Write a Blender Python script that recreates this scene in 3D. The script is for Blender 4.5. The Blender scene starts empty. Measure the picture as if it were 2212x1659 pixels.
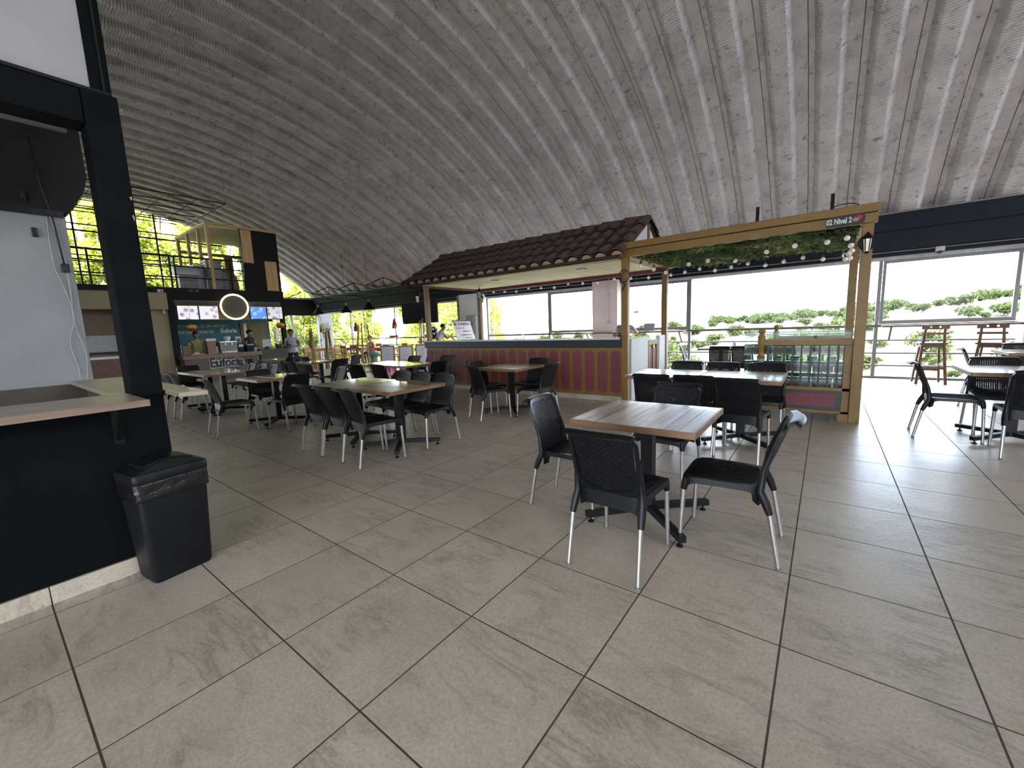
import bpy, bmesh, math, random
from mathutils import Vector, Matrix, Euler
R = math.radians
PI = math.pi
rnd = random.Random(7)
scene = bpy.context.scene
col = scene.collection

# ---------------------------------------------------------------- camera
CAM = Vector((1.2950, -1.2968, 1.3793))
YAW, PITCH, ROLL, FPX = 0.653307706, 0.137850491, -0.03934917, 886.624
_f = Vector((-math.sin(YAW)*math.cos(PITCH), math.cos(YAW)*math.cos(PITCH), -math.sin(PITCH)))
_r0 = Vector((math.cos(YAW), math.sin(YAW), 0))
_u0 = _r0.cross(_f)
_r = math.cos(ROLL)*_r0 + math.sin(ROLL)*_u0
_u = -math.sin(ROLL)*_r0 + math.cos(ROLL)*_u0
cd = bpy.data.cameras.new('camera')
cam = bpy.data.objects.new('camera', cd); col.objects.link(cam)
cd.sensor_fit = 'HORIZONTAL'; cd.sensor_width = 36.0; cd.lens = 36.0*FPX/2212.0
cd.clip_start = 0.05; cd.clip_end = 2000
cam.matrix_world = Matrix(((_r.x, _u.x, -_f.x, CAM.x), (_r.y, _u.y, -_f.y, CAM.y), (_r.z, _u.z, -_f.z, CAM.z), (0, 0, 0, 1)))
scene.camera = cam
def view_px(p):
    d = Vector(p)-CAM; z = d.dot(_f)
    if z < 0.05: return None
    return (1106+FPX*d.dot(_r)/z, 829.5-FPX*d.dot(_u)/z, z)

# ---------------------------------------------------------------- sky, sun, exposure
world = bpy.data.worlds.new('sky'); scene.world = world; world.use_nodes = True
wn = world.node_tree.nodes; wl = world.node_tree.links; wn.clear()
wo = wn.new('ShaderNodeOutputWorld'); wb = wn.new('ShaderNodeBackground')
wtc = wn.new('ShaderNodeTexCoord'); wno = wn.new('ShaderNodeTexNoise'); wrm = wn.new('ShaderNodeValToRGB')
wno.inputs['Scale'].default_value = 2.2; wno.inputs['Detail'].default_value = 6
wrm.color_ramp.elements[0].position = .36; wrm.color_ramp.elements[0].color = (.62, .78, 1.0, 1)
wrm.color_ramp.elements[1].position = .58; wrm.color_ramp.elements[1].color = (.97, .97, 1.0, 1)
wl.new(wtc.outputs['Generated'], wno.inputs['Vector']); wl.new(wno.outputs['Fac'], wrm.inputs['Fac'])
wl.new(wrm.outputs['Color'], wb.inputs['Color']); wb.inputs['Strength'].default_value = 7.0
wl.new(wb.outputs['Background'], wo.inputs['Surface'])
sd = bpy.data.lights.new('sun', 'SUN'); sd.energy = 20.0; sd.angle = R(1.5); sd.color = (1, .95, .88)
sun = bpy.data.objects.new('sun', sd); col.objects.link(sun)
sun.rotation_euler = Vector((-.45, .50, -.74)).to_track_quat('-Z', 'Y').to_euler()
sun.location = (10, -12, 20)
vs = scene.view_settings
vs.view_transform = 'Standard'; vs.look = 'None'; vs.gamma = 1.0; vs.use_curve_mapping = False
vs.exposure = 1.12

# ---------------------------------------------------------------- materials
def _nt(name):
    m = bpy.data.materials.new(name); m.use_nodes = True
    nt = m.node_tree
    b = nt.nodes['Principled BSDF']
    return m, nt, b
def mat(name, c, rough=.5, metal=0.0, var=.12, scale=12.0, bump=0.0, bscale=60.0, spec=None, emit=0.0, trans=0.0, coat=0.0, detail=5.0):
    """plain painted / plastic / metal surface with procedural colour variation and fine relief"""
    m, nt, b = _nt(name); n = nt.nodes; l = nt.links
    tc = n.new('ShaderNodeTexCoord'); no = n.new('ShaderNodeTexNoise')
    no.inputs['Scale'].default_value = scale; no.inputs['Detail'].default_value = detail
    l.new(tc.outputs['Object'], no.inputs['Vector'])
    rp = n.new('ShaderNodeValToRGB')
    lo = tuple(max(0, x*(1-var)) for x in c); hi = tuple(min(1, x*(1+var)) for x in c)
    rp.color_ramp.elements[0].position = .3; rp.color_ramp.elements[0].color = (*lo, 1)
    rp.color_ramp.elements[1].position = .7; rp.color_ramp.elements[1].color = (*hi, 1)
    l.new(no.outputs['Fac'], rp.inputs['Fac']); l.new(rp.outputs['Color'], b.inputs['Base Color'])
    b.inputs['Roughness'].default_value = rough; b.inputs['Metallic'].default_value = metal
    if spec is not None: b.inputs['Specular IOR Level'].default_value = spec
    if coat: b.inputs['Coat Weight'].default_value = coat; b.inputs['Coat Roughness'].default_value = .15
    if emit:
        l.new(rp.outputs['Color'], b.inputs['Emission Color']); b.inputs['Emission Strength'].default_value = emit
    if trans:
        b.inputs['Transmission Weight'].default_value = trans
    if bump:
        n2 = n.new('ShaderNodeTexNoise'); n2.inputs['Scale'].default_value = bscale; n2.inputs['Detail'].default_value = 4
        l.new(tc.outputs['Object'], n2.inputs['Vector'])
        bp = n.new('ShaderNodeBump'); bp.inputs['Strength'].default_value = bump; bp.inputs['Distance'].default_value = .01
        l.new(n2.outputs['Fac'], bp.inputs['Height']); l.new(bp.outputs['Normal'], b.inputs['Normal'])
    return m
def ramp(nt, stops):
    r = nt.nodes.new('ShaderNodeValToRGB'); cr = r.color_ramp
    while len(cr.elements) < len(stops): cr.elements.new(.5)
    for e, (p, c) in zip(cr.elements, stops): e.position = p; e.color = (*c, 1)
    return r
def coords(nt, scale=(1, 1, 1), rand=0.0, rot=(0, 0, 0)):
    n = nt.nodes; l = nt.links
    tc = n.new('ShaderNodeTexCoord'); mp = n.new('ShaderNodeMapping')
    mp.inputs['Scale'].default_value = scale; mp.inputs['Rotation'].default_value = rot
    if rand:
        oi = n.new('ShaderNodeObjectInfo'); vm = n.new('ShaderNodeVectorMath'); vm.operation = 'MULTIPLY_ADD'
        cx = n.new('ShaderNodeCombineXYZ')
        for k in range(3): l.new(oi.outputs['Random'], cx.inputs[k])
        vm.inputs[1].default_value = (rand, rand*1.7, rand*.6)
        l.new(cx.outputs[0], vm.inputs[0]); l.new(tc.outputs['Object'], vm.inputs[2]); l.new(vm.outputs[0], mp.inputs['Vector'])
    else:
        l.new(tc.outputs['Object'], mp.inputs['Vector'])
    return mp.outputs['Vector']
def tile_mat():
    m, nt, b = _nt('floor tile stone'); n = nt.nodes; l = nt.links
    v = coords(nt, (1, 1, 1), 37.0)
    big = n.new('ShaderNodeTexNoise'); big.inputs['Scale'].default_value = 2.0; big.inputs['Detail'].default_value = 7; big.inputs['Roughness'].default_value = .62
    l.new(v, big.inputs['Vector'])
    r1 = ramp(nt, [(.25, (.395, .35, .28)), (.5, (.46, .416, .343)), (.75, (.51, .467, .393))])
    l.new(big.outputs['Fac'], r1.inputs['Fac'])
    # drawn-out veins across each tile
    mp = n.new('ShaderNodeMapping'); mp.inputs['Scale'].default_value = (1.3, 5.0, 1); mp.inputs['Rotation'].default_value = (0, 0, .35); l.new(v, mp.inputs['Vector'])
    ve = n.new('ShaderNodeTexNoise'); ve.inputs['Scale'].default_value = 1.4; ve.inputs['Detail'].default_value = 8; ve.inputs['Roughness'].default_value = .6; ve.inputs['Distortion'].default_value = .9
    l.new(mp.outputs['Vector'], ve.inputs['Vector'])
    r2 = ramp(nt, [(.40, (0, 0, 0)), (.47, (.35, .35, .35)), (.495, (1, 1, 1)), (.51, (.45, .45, .45)), (.60, (0, 0, 0))])
    l.new(ve.outputs['Fac'], r2.inputs['Fac'])
    mx = n.new('ShaderNodeMix'); mx.data_type = 'RGBA'; mx.blend_type = 'MIX'
    sc = n.new('ShaderNodeMath'); sc.operation = 'MULTIPLY'; sc.inputs[1].default_value = .60
    pat = n.new('ShaderNodeTexNoise'); pat.inputs['Scale'].default_value = 2.6; l.new(v, pat.inputs['Vector'])
    pr = ramp(nt, [(.42, (0, 0, 0)), (.62, (1, 1, 1))]); l.new(pat.outputs['Fac'], pr.inputs['Fac'])
    mm = n.new('ShaderNodeMath'); mm.operation = 'MULTIPLY'
    l.new(r2.outputs['Color'], mm.inputs[0]); l.new(pr.outputs['Color'], mm.inputs[1])
    l.new(mm.outputs[0], sc.inputs[0]); l.new(sc.outputs[0], mx.inputs['Factor'])
    l.new(r1.outputs['Color'], mx.inputs['A']); mx.inputs['B'].default_value = (.165, .15, .125, 1)
    oi = n.new('ShaderNodeObjectInfo')
    gr = n.new('ShaderNodeTexNoise'); gr.inputs['Scale'].default_value = 85; gr.inputs['Detail'].default_value = 4; l.new(v, gr.inputs['Vector'])
    grr = ramp(nt, [(.3, (.80, .80, .80)), (.65, (1.06, 1.06, 1.06))]); l.new(gr.outputs['Fac'], grr.inputs['Fac'])
    gm = n.new('ShaderNodeMix'); gm.data_type = 'RGBA'; gm.blend_type = 'MULTIPLY'; gm.inputs['Factor'].default_value = 1.0
    l.new(mx.outputs['Result'], gm.inputs['A']); l.new(grr.outputs['Color'], gm.inputs['B'])
    hv = n.new('ShaderNodeHueSaturation'); mr = n.new('ShaderNodeMapRange')
    mr.inputs['To Min'].default_value = .95; mr.inputs['To Max'].default_value = 1.04
    l.new(oi.outputs['Random'], mr.inputs['Value']); l.new(mr.outputs[0], hv.inputs['Value']); l.new(gm.outputs['Result'], hv.inputs['Color'])
    l.new(hv.outputs['Color'], b.inputs['Base Color'])
    fr = n.new('ShaderNodeTexNoise'); fr.inputs['Scale'].default_value = 30; fr.inputs['Detail'].default_value = 3
    l.new(v, fr.inputs['Vector'])
    bp = n.new('ShaderNodeBump'); bp.inputs['Strength'].default_value = .35; bp.inputs['Distance'].default_value = .004
    l.new(fr.outputs['Fac'], bp.inputs['Height']); l.new(bp.outputs['Normal'], b.inputs['Normal'])
    b.inputs['Roughness'].default_value = .36; b.inputs['Specular IOR Level'].default_value = .45
    return m
def wood_mat(name, stops, rough=.4, along=1, rand=11.0, scale=5.0, wear_glare=None, coat=0.0):
    m, nt, b = _nt(name); n = nt.nodes; l = nt.links
    s = [scale*3, scale*3, scale*3]; s[along] = scale*.35
    v = coords(nt, tuple(s), rand)
    no = n.new('ShaderNodeTexNoise'); no.inputs['Scale'].default_value = 1.0; no.inputs['Detail'].default_value = 7; no.inputs['Distortion'].default_value = .6
    l.new(v, no.inputs['Vector'])
    r = ramp(nt, stops); l.new(no.outputs['Fac'], r.inputs['Fac'])
    out = r.outputs['Color']
    if wear_glare:
        w = n.new('ShaderNodeTexNoise'); w.inputs['Scale'].default_value = .5; w.inputs['Detail'].default_value = 8; w.inputs['Roughness'].default_value = .7
        l.new(v, w.inputs['Vector'])
        wr = ramp(nt, [(.45, (0, 0, 0)), (.60, (.85, .85, .85))]); l.new(w.outputs['Fac'], wr.inputs['Fac'])
        mx = n.new('ShaderNodeMix'); mx.data_type = 'RGBA'
        l.new(wr.outputs['Color'], mx.inputs['Factor']); l.new(out, mx.inputs['A']); mx.inputs['B'].default_value = (*wear_glare, 1)
        out = mx.outputs['Result']
    l.new(out, b.inputs['Base Color']); b.inputs['Roughness'].default_value = rough
    bp = n.new('ShaderNodeBump'); bp.inputs['Strength'].default_value = .15; bp.inputs['Distance'].default_value = .004
    l.new(no.outputs['Fac'], bp.inputs['Height']); l.new(bp.outputs['Normal'], b.inputs['Normal'])
    if coat: b.inputs['Coat Weight'].default_value = coat; b.inputs['Coat Roughness'].default_value = .06
    return m
def roof_mat():
    m, nt, b = _nt('sprayed roof sheet'); n = nt.nodes; l = nt.links
    v = coords(nt, (1, 1, 1), 53.0)
    a = n.new('ShaderNodeTexNoise'); a.inputs['Scale'].default_value = 1.6; a.inputs['Detail'].default_value = 8; a.inputs['Roughness'].default_value = .7
    l.new(v, a.inputs['Vector'])
    r1 = ramp(nt, [(.30, (.34, .322, .33)), (.5, (.49, .468, .48)), (.72, (.59, .57, .585))]); l.new(a.outputs['Fac'], r1.inputs['Fac'])
    s = n.new('ShaderNodeTexNoise'); s.inputs['Scale'].default_value = 9; s.inputs['Detail'].default_value = 8; s.inputs['Roughness'].default_value = .75
    l.new(v, s.inputs['Vector'])
    r2 = ramp(nt, [(.55, (0, 0, 0)), (.68, (.85, .85, .85))]); l.new(s.outputs['Fac'], r2.inputs['Fac'])
    mx = n.new('ShaderNodeMix'); mx.data_type = 'RGBA'; l.new(r2.outputs['Color'], mx.inputs['Factor'])
    l.new(r1.outputs['Color'], mx.inputs['A']); mx.inputs['B'].default_value = (.09, .083, .082, 1)
    l.new(mx.outputs['Result'], b.inputs['Base Color']); b.inputs['Roughness'].default_value = .8
    f = n.new('ShaderNodeTexNoise'); f.inputs['Scale'].default_value = 60; f.inputs['Detail'].default_value = 3; l.new(v, f.inputs['Vector'])
    bp = n.new('ShaderNodeBump'); bp.inputs['Strength'].default_value = .4; bp.inputs['Distance'].default_value = .01
    l.new(f.outputs['Fac'], bp.inputs['Height']); l.new(bp.outputs['Normal'], b.inputs['Normal'])
    return m
def glass_mat(name, tint=(.97, .99, 1.0), gloss=.004):
    m = bpy.data.materials.new(name); m.use_nodes = True; nt = m.node_tree; n = nt.nodes; l = nt.links; n.clear()
    o = n.new('ShaderNodeOutputMaterial'); t = n.new('ShaderNodeBsdfTransparent'); g = n.new('ShaderNodeBsdfGlossy'); mx = n.new('ShaderNodeMixShader')
    t.inputs['Color'].default_value = (*tint, 1); g.inputs['Roughness'].default_value = .02
    no = n.new('ShaderNodeTexNoise'); no.inputs['Scale'].default_value = 1.5
    mr = n.new('ShaderNodeMapRange'); mr.inputs['To Min'].default_value = gloss*.7; mr.inputs['To Max'].default_value = gloss*1.3
    l.new(no.outputs['Fac'], mr.inputs['Value']); l.new(mr.outputs[0], mx.inputs['Fac'])
    l.new(t.outputs[0], mx.inputs[1]); l.new(g.outputs[0], mx.inputs[2]); l.new(mx.outputs[0], o.inputs['Surface'])
    return m
def leaf_mat(name, c1, c2, c3):
    m, nt, b = _nt(name); n = nt.nodes; l = nt.links
    v = coords(nt, (1, 1, 1), 19.0)
    no = n.new('ShaderNodeTexNoise'); no.inputs['Scale'].default_value = 2.3; no.inputs['Detail'].default_value = 6; l.new(v, no.inputs['Vector'])
    r = ramp(nt, [(.3, c1), (.5, c2), (.72, c3)]); l.new(no.outputs['Fac'], r.inputs['Fac'])
    l.new(r.outputs['Color'], b.inputs['Base Color']); b.inputs['Roughness'].default_value = .6
    b.inputs['Specular IOR Level'].default_value = .2
    tr = n.new('ShaderNodeBsdfTranslucent'); l.new(r.outputs['Color'], tr.inputs['Color'])
    mx = n.new('ShaderNodeMixShader'); mx.inputs['Fac'].default_value = .5
    out = [x for x in n if x.type == 'OUTPUT_MATERIAL'][0]
    l.new(b.outputs[0], mx.inputs[1]); l.new(tr.outputs[0], mx.inputs[2]); l.new(mx.outputs[0], out.inputs['Surface'])
    return m

M = {}
M['tile'] = tile_mat()
M['grout'] = mat('grout', (.085, .066, .053), .95, spec=.1)
M['roof'] = roof_mat()
M['wood'] = wood_mat('worn table wood', [(.25, (.095, .043, .018)), (.5, (.22, .115, .05)), (.75, (.36, .215, .105))], .34, 1, wear_glare=(.50, .43, .37), coat=.8)  # pale streaks mix real wear with whitish glare put into the colour
M['woodedge'] = wood_mat('table edge wood', [(.25, (.09, .045, .022)), (.5, (.16, .085, .042)), (.75, (.24, .14, .075))], .45, 0)
M['ply'] = wood_mat('pale worn board', [(.25, (.23, .19, .13)), (.5, (.31, .26, .19)), (.75, (.38, .33, .25))], .38, 1, coat=.3)
M['brown'] = wood_mat('brown bar wood', [(.25, (.07, .032, .018)), (.5, (.12, .056, .032)), (.75, (.18, .09, .05))], .45, 0)
M['orange'] = wood_mat('reddish furniture wood', [(.25, (.24, .085, .035)), (.5, (.36, .14, .06)), (.75, (.46, .21, .10))], .5, 2)
M['osb'] = wood_mat('golden wood panel', [(.25, (.34, .20, .075)), (.5, (.45, .28, .11)), (.75, (.55, .36, .16))], .6, 2)
M['counterwood'] = wood_mat('grey brown counter wood', [(.25, (.13, .09, .065)), (.5, (.2, .14, .105)), (.75, (.26, .19, .15))], .5, 1)
M['bamboo'] = wood_mat('bamboo cane', [(.3, (.22, .14, .06)), (.5, (.42, .30, .14)), (.75, (.55, .42, .22))], .5, 2)
M['chair'] = mat('black chair plastic', (.0045, .005, .006), .38, var=.15, bump=.12, bscale=220, spec=.26)
M['weave'] = mat('black woven plastic', (.0045, .005, .0062), .42, var=.15, spec=.24)
M['chairgrey'] = mat('grey chair plastic', (.22, .23, .24), .4)
M['alu'] = mat('brushed aluminium', (.44, .425, .41), .42, 1.0, var=.08, scale=30)
M['foot'] = mat('rubber foot', (.12, .115, .11), .7)
M['black'] = mat('black powder coat', (.007, .008, .009), .45, var=.2, spec=.25)
M['stall'] = mat('matt black blue paint', (.003, .0036, .0045), .6, var=.25, scale=4, bump=.08, bscale=90, spec=.07)
M['blackmet'] = mat('black painted steel', (.007, .008, .0075), .5, spec=.15)
M['navy'] = mat('dark navy beam paint', (.0055, .009, .017), .5, var=.2, scale=3, spec=.2)
M['white'] = mat('white plaster', (.33, .33, .335), .8, var=.05, scale=3, bump=.1, bscale=40)
M['greywall'] = mat('grey white plaster', (.25, .255, .265), .85, var=.08, scale=2.5, bump=.15, bscale=50)
M['pink'] = mat('pinkish plaster column', (.60, .48, .45), .85, var=.06, scale=3)
M['frame'] = mat('grey aluminium frame', (.17, .165, .17), .45, .4, var=.1)
M['whiteframe'] = mat('white aluminium frame', (.42, .42, .44), .5)
M['railmet'] = mat('dark bronze rail', (.10, .09, .085), .45, .4)
M['yellow'] = mat('mustard yellow paint', (.175, .098, .016), .5, var=.12, scale=7, bump=.06)
M['cream'] = mat('pale yellow ceiling board', (.78, .70, .46), .7, var=.05)
M['red'] = mat('dull red paint', (.145, .025, .037), .55, var=.15, scale=20, bump=.1, bscale=150)
M['blue'] = mat('dark teal blue paint', (.011, .020, .028), .5, var=.12)
M['palewall'] = mat('pale grey panel', (.55, .57, .59), .7, var=.05)
M['rooftile'] = mat('dark clay roof tile', (.052, .030, .025), .85, var=.5, scale=5, bump=.25, bscale=45)
M['tileend'] = mat('mortar tile end', (.34, .26, .19), .9, var=.2)
M['glass'] = glass_mat('window glass')
M['glassgreen'] = glass_mat('display case glass', (.93, .98, .965), .025)
M['leafA'] = leaf_mat('bright tree leaves', (.12, .17, .02), (.36, .41, .07), (.70, .72, .26))
M['leafB'] = leaf_mat('hillside leaves', (.016, .032, .010), (.046, .066, .020), (.115, .125, .045))
M['vine'] = leaf_mat('artificial vine leaves', (.03, .05, .016), (.10, .15, .045), (.42, .46, .20))  # palest tone puts small leaf highlights into the colour
M['bark'] = mat('bark', (.13, .10, .07), .9, var=.3, bump=.4)
M['grass'] = mat('sunlit pasture', (.062, .060, .036), .95, var=.3, scale=.08, detail=9)
M['bulb'] = mat('clear warm bulb', (.92, .84, .70), .15, var=.04)
M['bulbbase'] = mat('bulb socket', (.015, .015, .015), .5)
M['cable'] = mat('black cable', (.01, .01, .011), .6)
M['cablew'] = mat('grey white cable', (.34, .34, .34), .6)
M['bin'] = mat('black bin plastic', (.007, .008, .0095), .45, var=.2, bump=.1, bscale=150, spec=.2)
M['bag'] = mat('black bin liner', (.007, .007, .0075), .26, var=.3, bump=.9, bscale=26)
M['beige'] = mat('beige roller fascia', (.36, .30, .19), .7, var=.08, scale=40)
M['taupe'] = mat('taupe wall', (.22, .18, .13), .8, var=.08)
M['teal'] = mat('teal wall paint', (.02, .13, .16), .6, var=.06)
M['olive'] = mat('olive door paint', (.14, .125, .05), .6)
M['olivedk'] = mat('dark olive counter', (.055, .05, .035), .6)
M['corr'] = mat('brown ribbed awning', (.17, .13, .105), .5, var=.1)
M['grey'] = mat('mid grey', (.25, .25, .25), .6)
M['ltgrey'] = mat('light grey appliance', (.45, .46, .46), .45)
M['card'] = mat('cardboard box', (.32, .20, .13), .8, var=.1)
M['paper'] = mat('white paper', (.75, .76, .80), .8, var=.03)
M['ink'] = mat('dark print ink', (.03, .03, .035), .7)
M['inkred'] = mat('red print ink', (.35, .03, .04), .7)
M['cream2'] = mat('cream lettering', (.55, .60, .45), .6)
M['neon'] = mat('lit ring tube', (1.0, .80, .42), .4, emit=1.6, var=.03)
M['signdisc'] = mat('sign backing', (.10, .095, .07), .5)
M['skin'] = mat('skin', (.30, .16, .10), .55, var=.06)
M['hair'] = mat('dark hair', (.012, .010, .009), .6)
M['shirtblue'] = mat('pale blue shirt cloth', (.50, .56, .66), .85, var=.06, bump=.2)
M['shirtyellow'] = mat('pale yellow vest cloth', (.55, .52, .26), .85)
M['shirtblack'] = mat('black tee shirt cloth', (.02, .02, .022), .85)
M['shirtgrey'] = mat('grey shirt cloth', (.14, .14, .135), .85)
M['shirtwhite'] = mat('white shirt cloth', (.62, .64, .72), .85)
M['shirtpink'] = mat('pink shirt cloth', (.55, .36, .40), .85)
M['trouser'] = mat('dark trouser cloth', (.025, .025, .03), .85)
M['shoe'] = mat('dark shoe', (.02, .018, .016), .5)
M['pot_pink'] = mat('pink plastic', (.55, .08, .2), .45)
M['pot_teal'] = mat('turquoise plastic', (.1, .42, .45), .4)
M['flagy'] = mat('yellow crepe', (.65, .42, .04), .8)
M['flagr'] = mat('red crepe', (.4, .03, .05), .8)
M['tubglass'] = mat('frosted tub', (.20, .26, .235), .25, var=.1)
M['tublabel'] = mat('kraft label', (.15, .12, .10), .8, var=.12)
M['tublid'] = mat('dark green lid', (.02, .05, .035), .4)
M['chrome'] = mat('chrome', (.6, .6, .6), .15, 1.0)
M['lantern'] = mat('lantern glass', (.70, .66, .5), .15)
M['hillroof'] = mat('far clay roof', (.30, .12, .07), .9)
M['copper'] = mat('lamp neck wood', (.25, .15, .09), .6)
def screen_mat(name, base, blob, accent, seed):
    m, nt, b = _nt(name); n = nt.nodes; l = nt.links
    v = coords(nt, (3.2, 3.2, 3.2)); mp = n.new('ShaderNodeMapping'); mp.inputs['Location'].default_value = (seed, seed*.7, seed*1.3); l.new(v, mp.inputs['Vector'])
    a = n.new('ShaderNodeTexVoronoi'); a.inputs['Scale'].default_value = 1.6; l.new(mp.outputs[0], a.inputs['Vector'])
    r = ramp(nt, [(.0, accent), (.25, blob), (.42, base), (1, base)]); l.new(a.outputs['Distance'], r.inputs['Fac'])
    l.new(r.outputs['Color'], b.inputs['Base Color']); l.new(r.outputs['Color'], b.inputs['Emission Color'])
    b.inputs['Emission Strength'].default_value = .38; b.inputs['Roughness'].default_value = .2
    return m
M['scr1'] = screen_mat('menu screen print', (.80, .80, .86), (.42, .36, .50), (.35, .10, .06), 1.0)
M['scr2'] = screen_mat('menu screen print two', (.78, .78, .84), (.45, .42, .52), (.5, .16, .10), 3.0)
M['scr3'] = screen_mat('blue menu screen print', (.07, .27, .72), (.45, .52, .62), (.32, .2, .12), 5.0)
M['scr4'] = screen_mat('menu screen print three', (.60, .60, .66), (.25, .2, .2), (.5, .16, .08), 8.0)
M['soil'] = mat('grey paved ground', (.13, .125, .115), .95, var=.3, scale=.5)
M['slope'] = mat('near grass slope', (.19, .185, .15), .95, var=.4, scale=.3)  # near ground, tone chosen for the light it bounces onto the vault
M['brightwhite'] = mat('bright white plaster', (.78, .78, .77), .8, var=.04, scale=3)
M['hood'] = mat('dark grey hood paint', (.016, .016, .016), .7, var=.25, scale=3, spec=.12)
# ---------------------------------------------------------------- mesh helpers
class MB:
    def __init__(s): s.v = []; s.f = []; s.m = []; s.k = 0
    def add(s, vs_, fs):
        o = len(s.v); s.v += [tuple(p) for p in vs_]; s.f += [tuple(i+o for i in f) for f in fs]; s.m += [s.k]*len(fs); return s
    def box(s, x0, x1, y0, y1, z0, z1):
        return s.add([(x0, y0, z0), (x1, y0, z0), (x1, y1, z0), (x0, y1, z0), (x0, y0, z1), (x1, y0, z1), (x1, y1, z1), (x0, y1, z1)],
                     [(0, 3, 2, 1), (4, 5, 6, 7), (0, 1, 5, 4), (1, 2, 6, 5), (2, 3, 7, 6), (3, 0, 4, 7)])
    def cbox(s, c, d, rz=0.0, rx=0.0):
        m = Matrix.Translation(c) @ Matrix.Rotation(rz, 4, 'Z') @ Matrix.Rotation(rx, 4, 'X')
        hx, hy, hz = d[0]/2, d[1]/2, d[2]/2
        p = [m @ Vector(q) for q in ((-hx, -hy, -hz), (hx, -hy, -hz), (hx, hy, -hz), (-hx, hy, -hz), (-hx, -hy, hz), (hx, -hy, hz), (hx, hy, hz), (-hx, hy, hz))]
        return s.add(p, [(0, 3, 2, 1), (4, 5, 6, 7), (0, 1, 5, 4), (1, 2, 6, 5), (2, 3, 7, 6), (3, 0, 4, 7)])
    def _basis(s, d):
        d = d.normalized(); a = Vector((0, 0, 1)) if abs(d.z) < .95 else Vector((1, 0, 0))
        x = d.cross(a).normalized(); return x, x.cross(d)
    def beam(s, p0, p1, w, h):
        p0, p1 = Vector(p0), Vector(p1); x, y = s._basis(p1-p0)
        q = [p+sx*x*w/2+sy*y*h/2 for p in (p0, p1) for sx, sy in ((-1, -1), (1, -1), (1, 1), (-1, 1))]
        return s.add(q, [(0, 1, 2, 3), (7, 6, 5, 4), (0, 4, 5, 1), (1, 5, 6, 2), (2, 6, 7, 3), (3, 7, 4, 0)])
    def path(s, pts, rr, n=8, caps=True):
        pts = [Vector(p) for p in pts]; o = len(s.v); N = len(pts)
        if not isinstance(rr, (list, tuple)): rr = [rr]*N
        px = None
        for i, p in enumerate(pts):
            d = (pts[min(i+1, N-1)]-pts[max(i-1, 0)])
            x, y = s._basis(d)
            if px is not None:
                t = (px-d.normalized()*px.dot(d.normalized()))
                if t.length > 1e-6: x = t.normalized(); y = x.cross(d.normalized())
            px = x
            for k in range(n):
                a = 2*PI*k/n; s.v.append(tuple(p+x*math.cos(a)*rr[i]+y*math.sin(a)*rr[i]))
        for i in range(N-1):
            for k in range(n):
                k2 = (k+1) % n; s.f.append((o+i*n+k, o+(i+1)*n+k, o+(i+1)*n+k2, o+i*n+k2)); s.m.append(s.k)
        if caps:
            s.f.append(tuple(o+k for k in range(n))); s.m.append(s.k)
            s.f.append(tuple(o+(N-1)*n+k for k in reversed(range(n)))); s.m.append(s.k)
        return s
    def tube(s, p0, p1, r0, r1=None, n=10): return s.path([p0, p1], [r0, r0 if r1 is None else r1], n)
    def prism(s, poly, axis, a, b):
        """polygon in the plane across axis, extruded from a to b; poly is (u,v): axis x->(y,z), y->(x,z), z->(x,y)"""
        def P(u, v, w): return {'x': (w, u, v), 'y': (u, w, v), 'z': (u, v, w)}[axis]
        n = len(poly)
        return s.add([P(u, v, a) for u, v in poly]+[P(u, v, b) for u, v in poly],
                     [tuple(range(n)), tuple(reversed(range(n, 2*n)))]+[(i, i+n, (i+1) % n+n, (i+1) % n) for i in range(n)])
    def lathe(s, prof, n=16, o=(0, 0, 0), axis='z'):
        b = len(s.v); ox, oy, oz = o
        for r, z in prof:
            for k in range(n):
                a = 2*PI*k/n; c, d = r*math.cos(a), r*math.sin(a)
                s.v.append({'z': (ox+c, oy+d, oz+z), 'y': (ox+c, oy+z, oz+d), 'x': (ox+z, oy+c, oz+d)}[axis])
        for i in range(len(prof)-1):
            for k in range(n):
                k2 = (k+1) % n; s.f.append((b+i*n+k, b+i*n+k2, b+(i+1)*n+k2, b+(i+1)*n+k)); s.m.append(s.k)
        s.f.append(tuple(b+k for k in reversed(range(n)))); s.m.append(s.k)
        s.f.append(tuple(b+(len(prof)-1)*n+k for k in range(n))); s.m.append(s.k)
        return s
    def sphere(s, c, r, n=12, m=8, sc=(1, 1, 1)):
        prof = [(max(1e-4, math.sin(PI*i/m))*r, -math.cos(PI*i/m)*r) for i in range(m+1)]
        o = len(s.v); s.lathe(prof, n)
        for i in range(o, len(s.v)):
            x, y, z = s.v[i]; s.v[i] = (c[0]+x*sc[0], c[1]+y*sc[1], c[2]+z*sc[2])
        return s
    def mesh(s, name, mats, smooth=False, fix=True):
        me = bpy.data.meshes.new(name); me.from_pydata(s.v, [], s.f)
        for m in (mats if isinstance(mats, (list, tuple)) else [mats]): me.materials.append(M[m] if isinstance(m, str) else m)
        if max(s.m, default=0): me.polygons.foreach_set('material_index', s.m)
        if fix:
            bm = bmesh.new(); bm.from_mesh(me); bmesh.ops.recalc_face_normals(bm, faces=bm.faces); bm.to_mesh(me); bm.free()
        if smooth:
            me.shade_smooth() if smooth is True else me.set_sharp_from_angle(angle=R(smooth))
            if smooth is not True:
                me.shade_smooth(); me.set_sharp_from_angle(angle=R(smooth))
        me.update(); return me
    def build(s, name, mats, parent=None, loc=(0, 0, 0), rz=0.0, smooth=False, bevel=0.0, rot=None):
        return place(name, s.mesh(name, mats, smooth), parent, loc, rz, bevel, rot)
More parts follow.
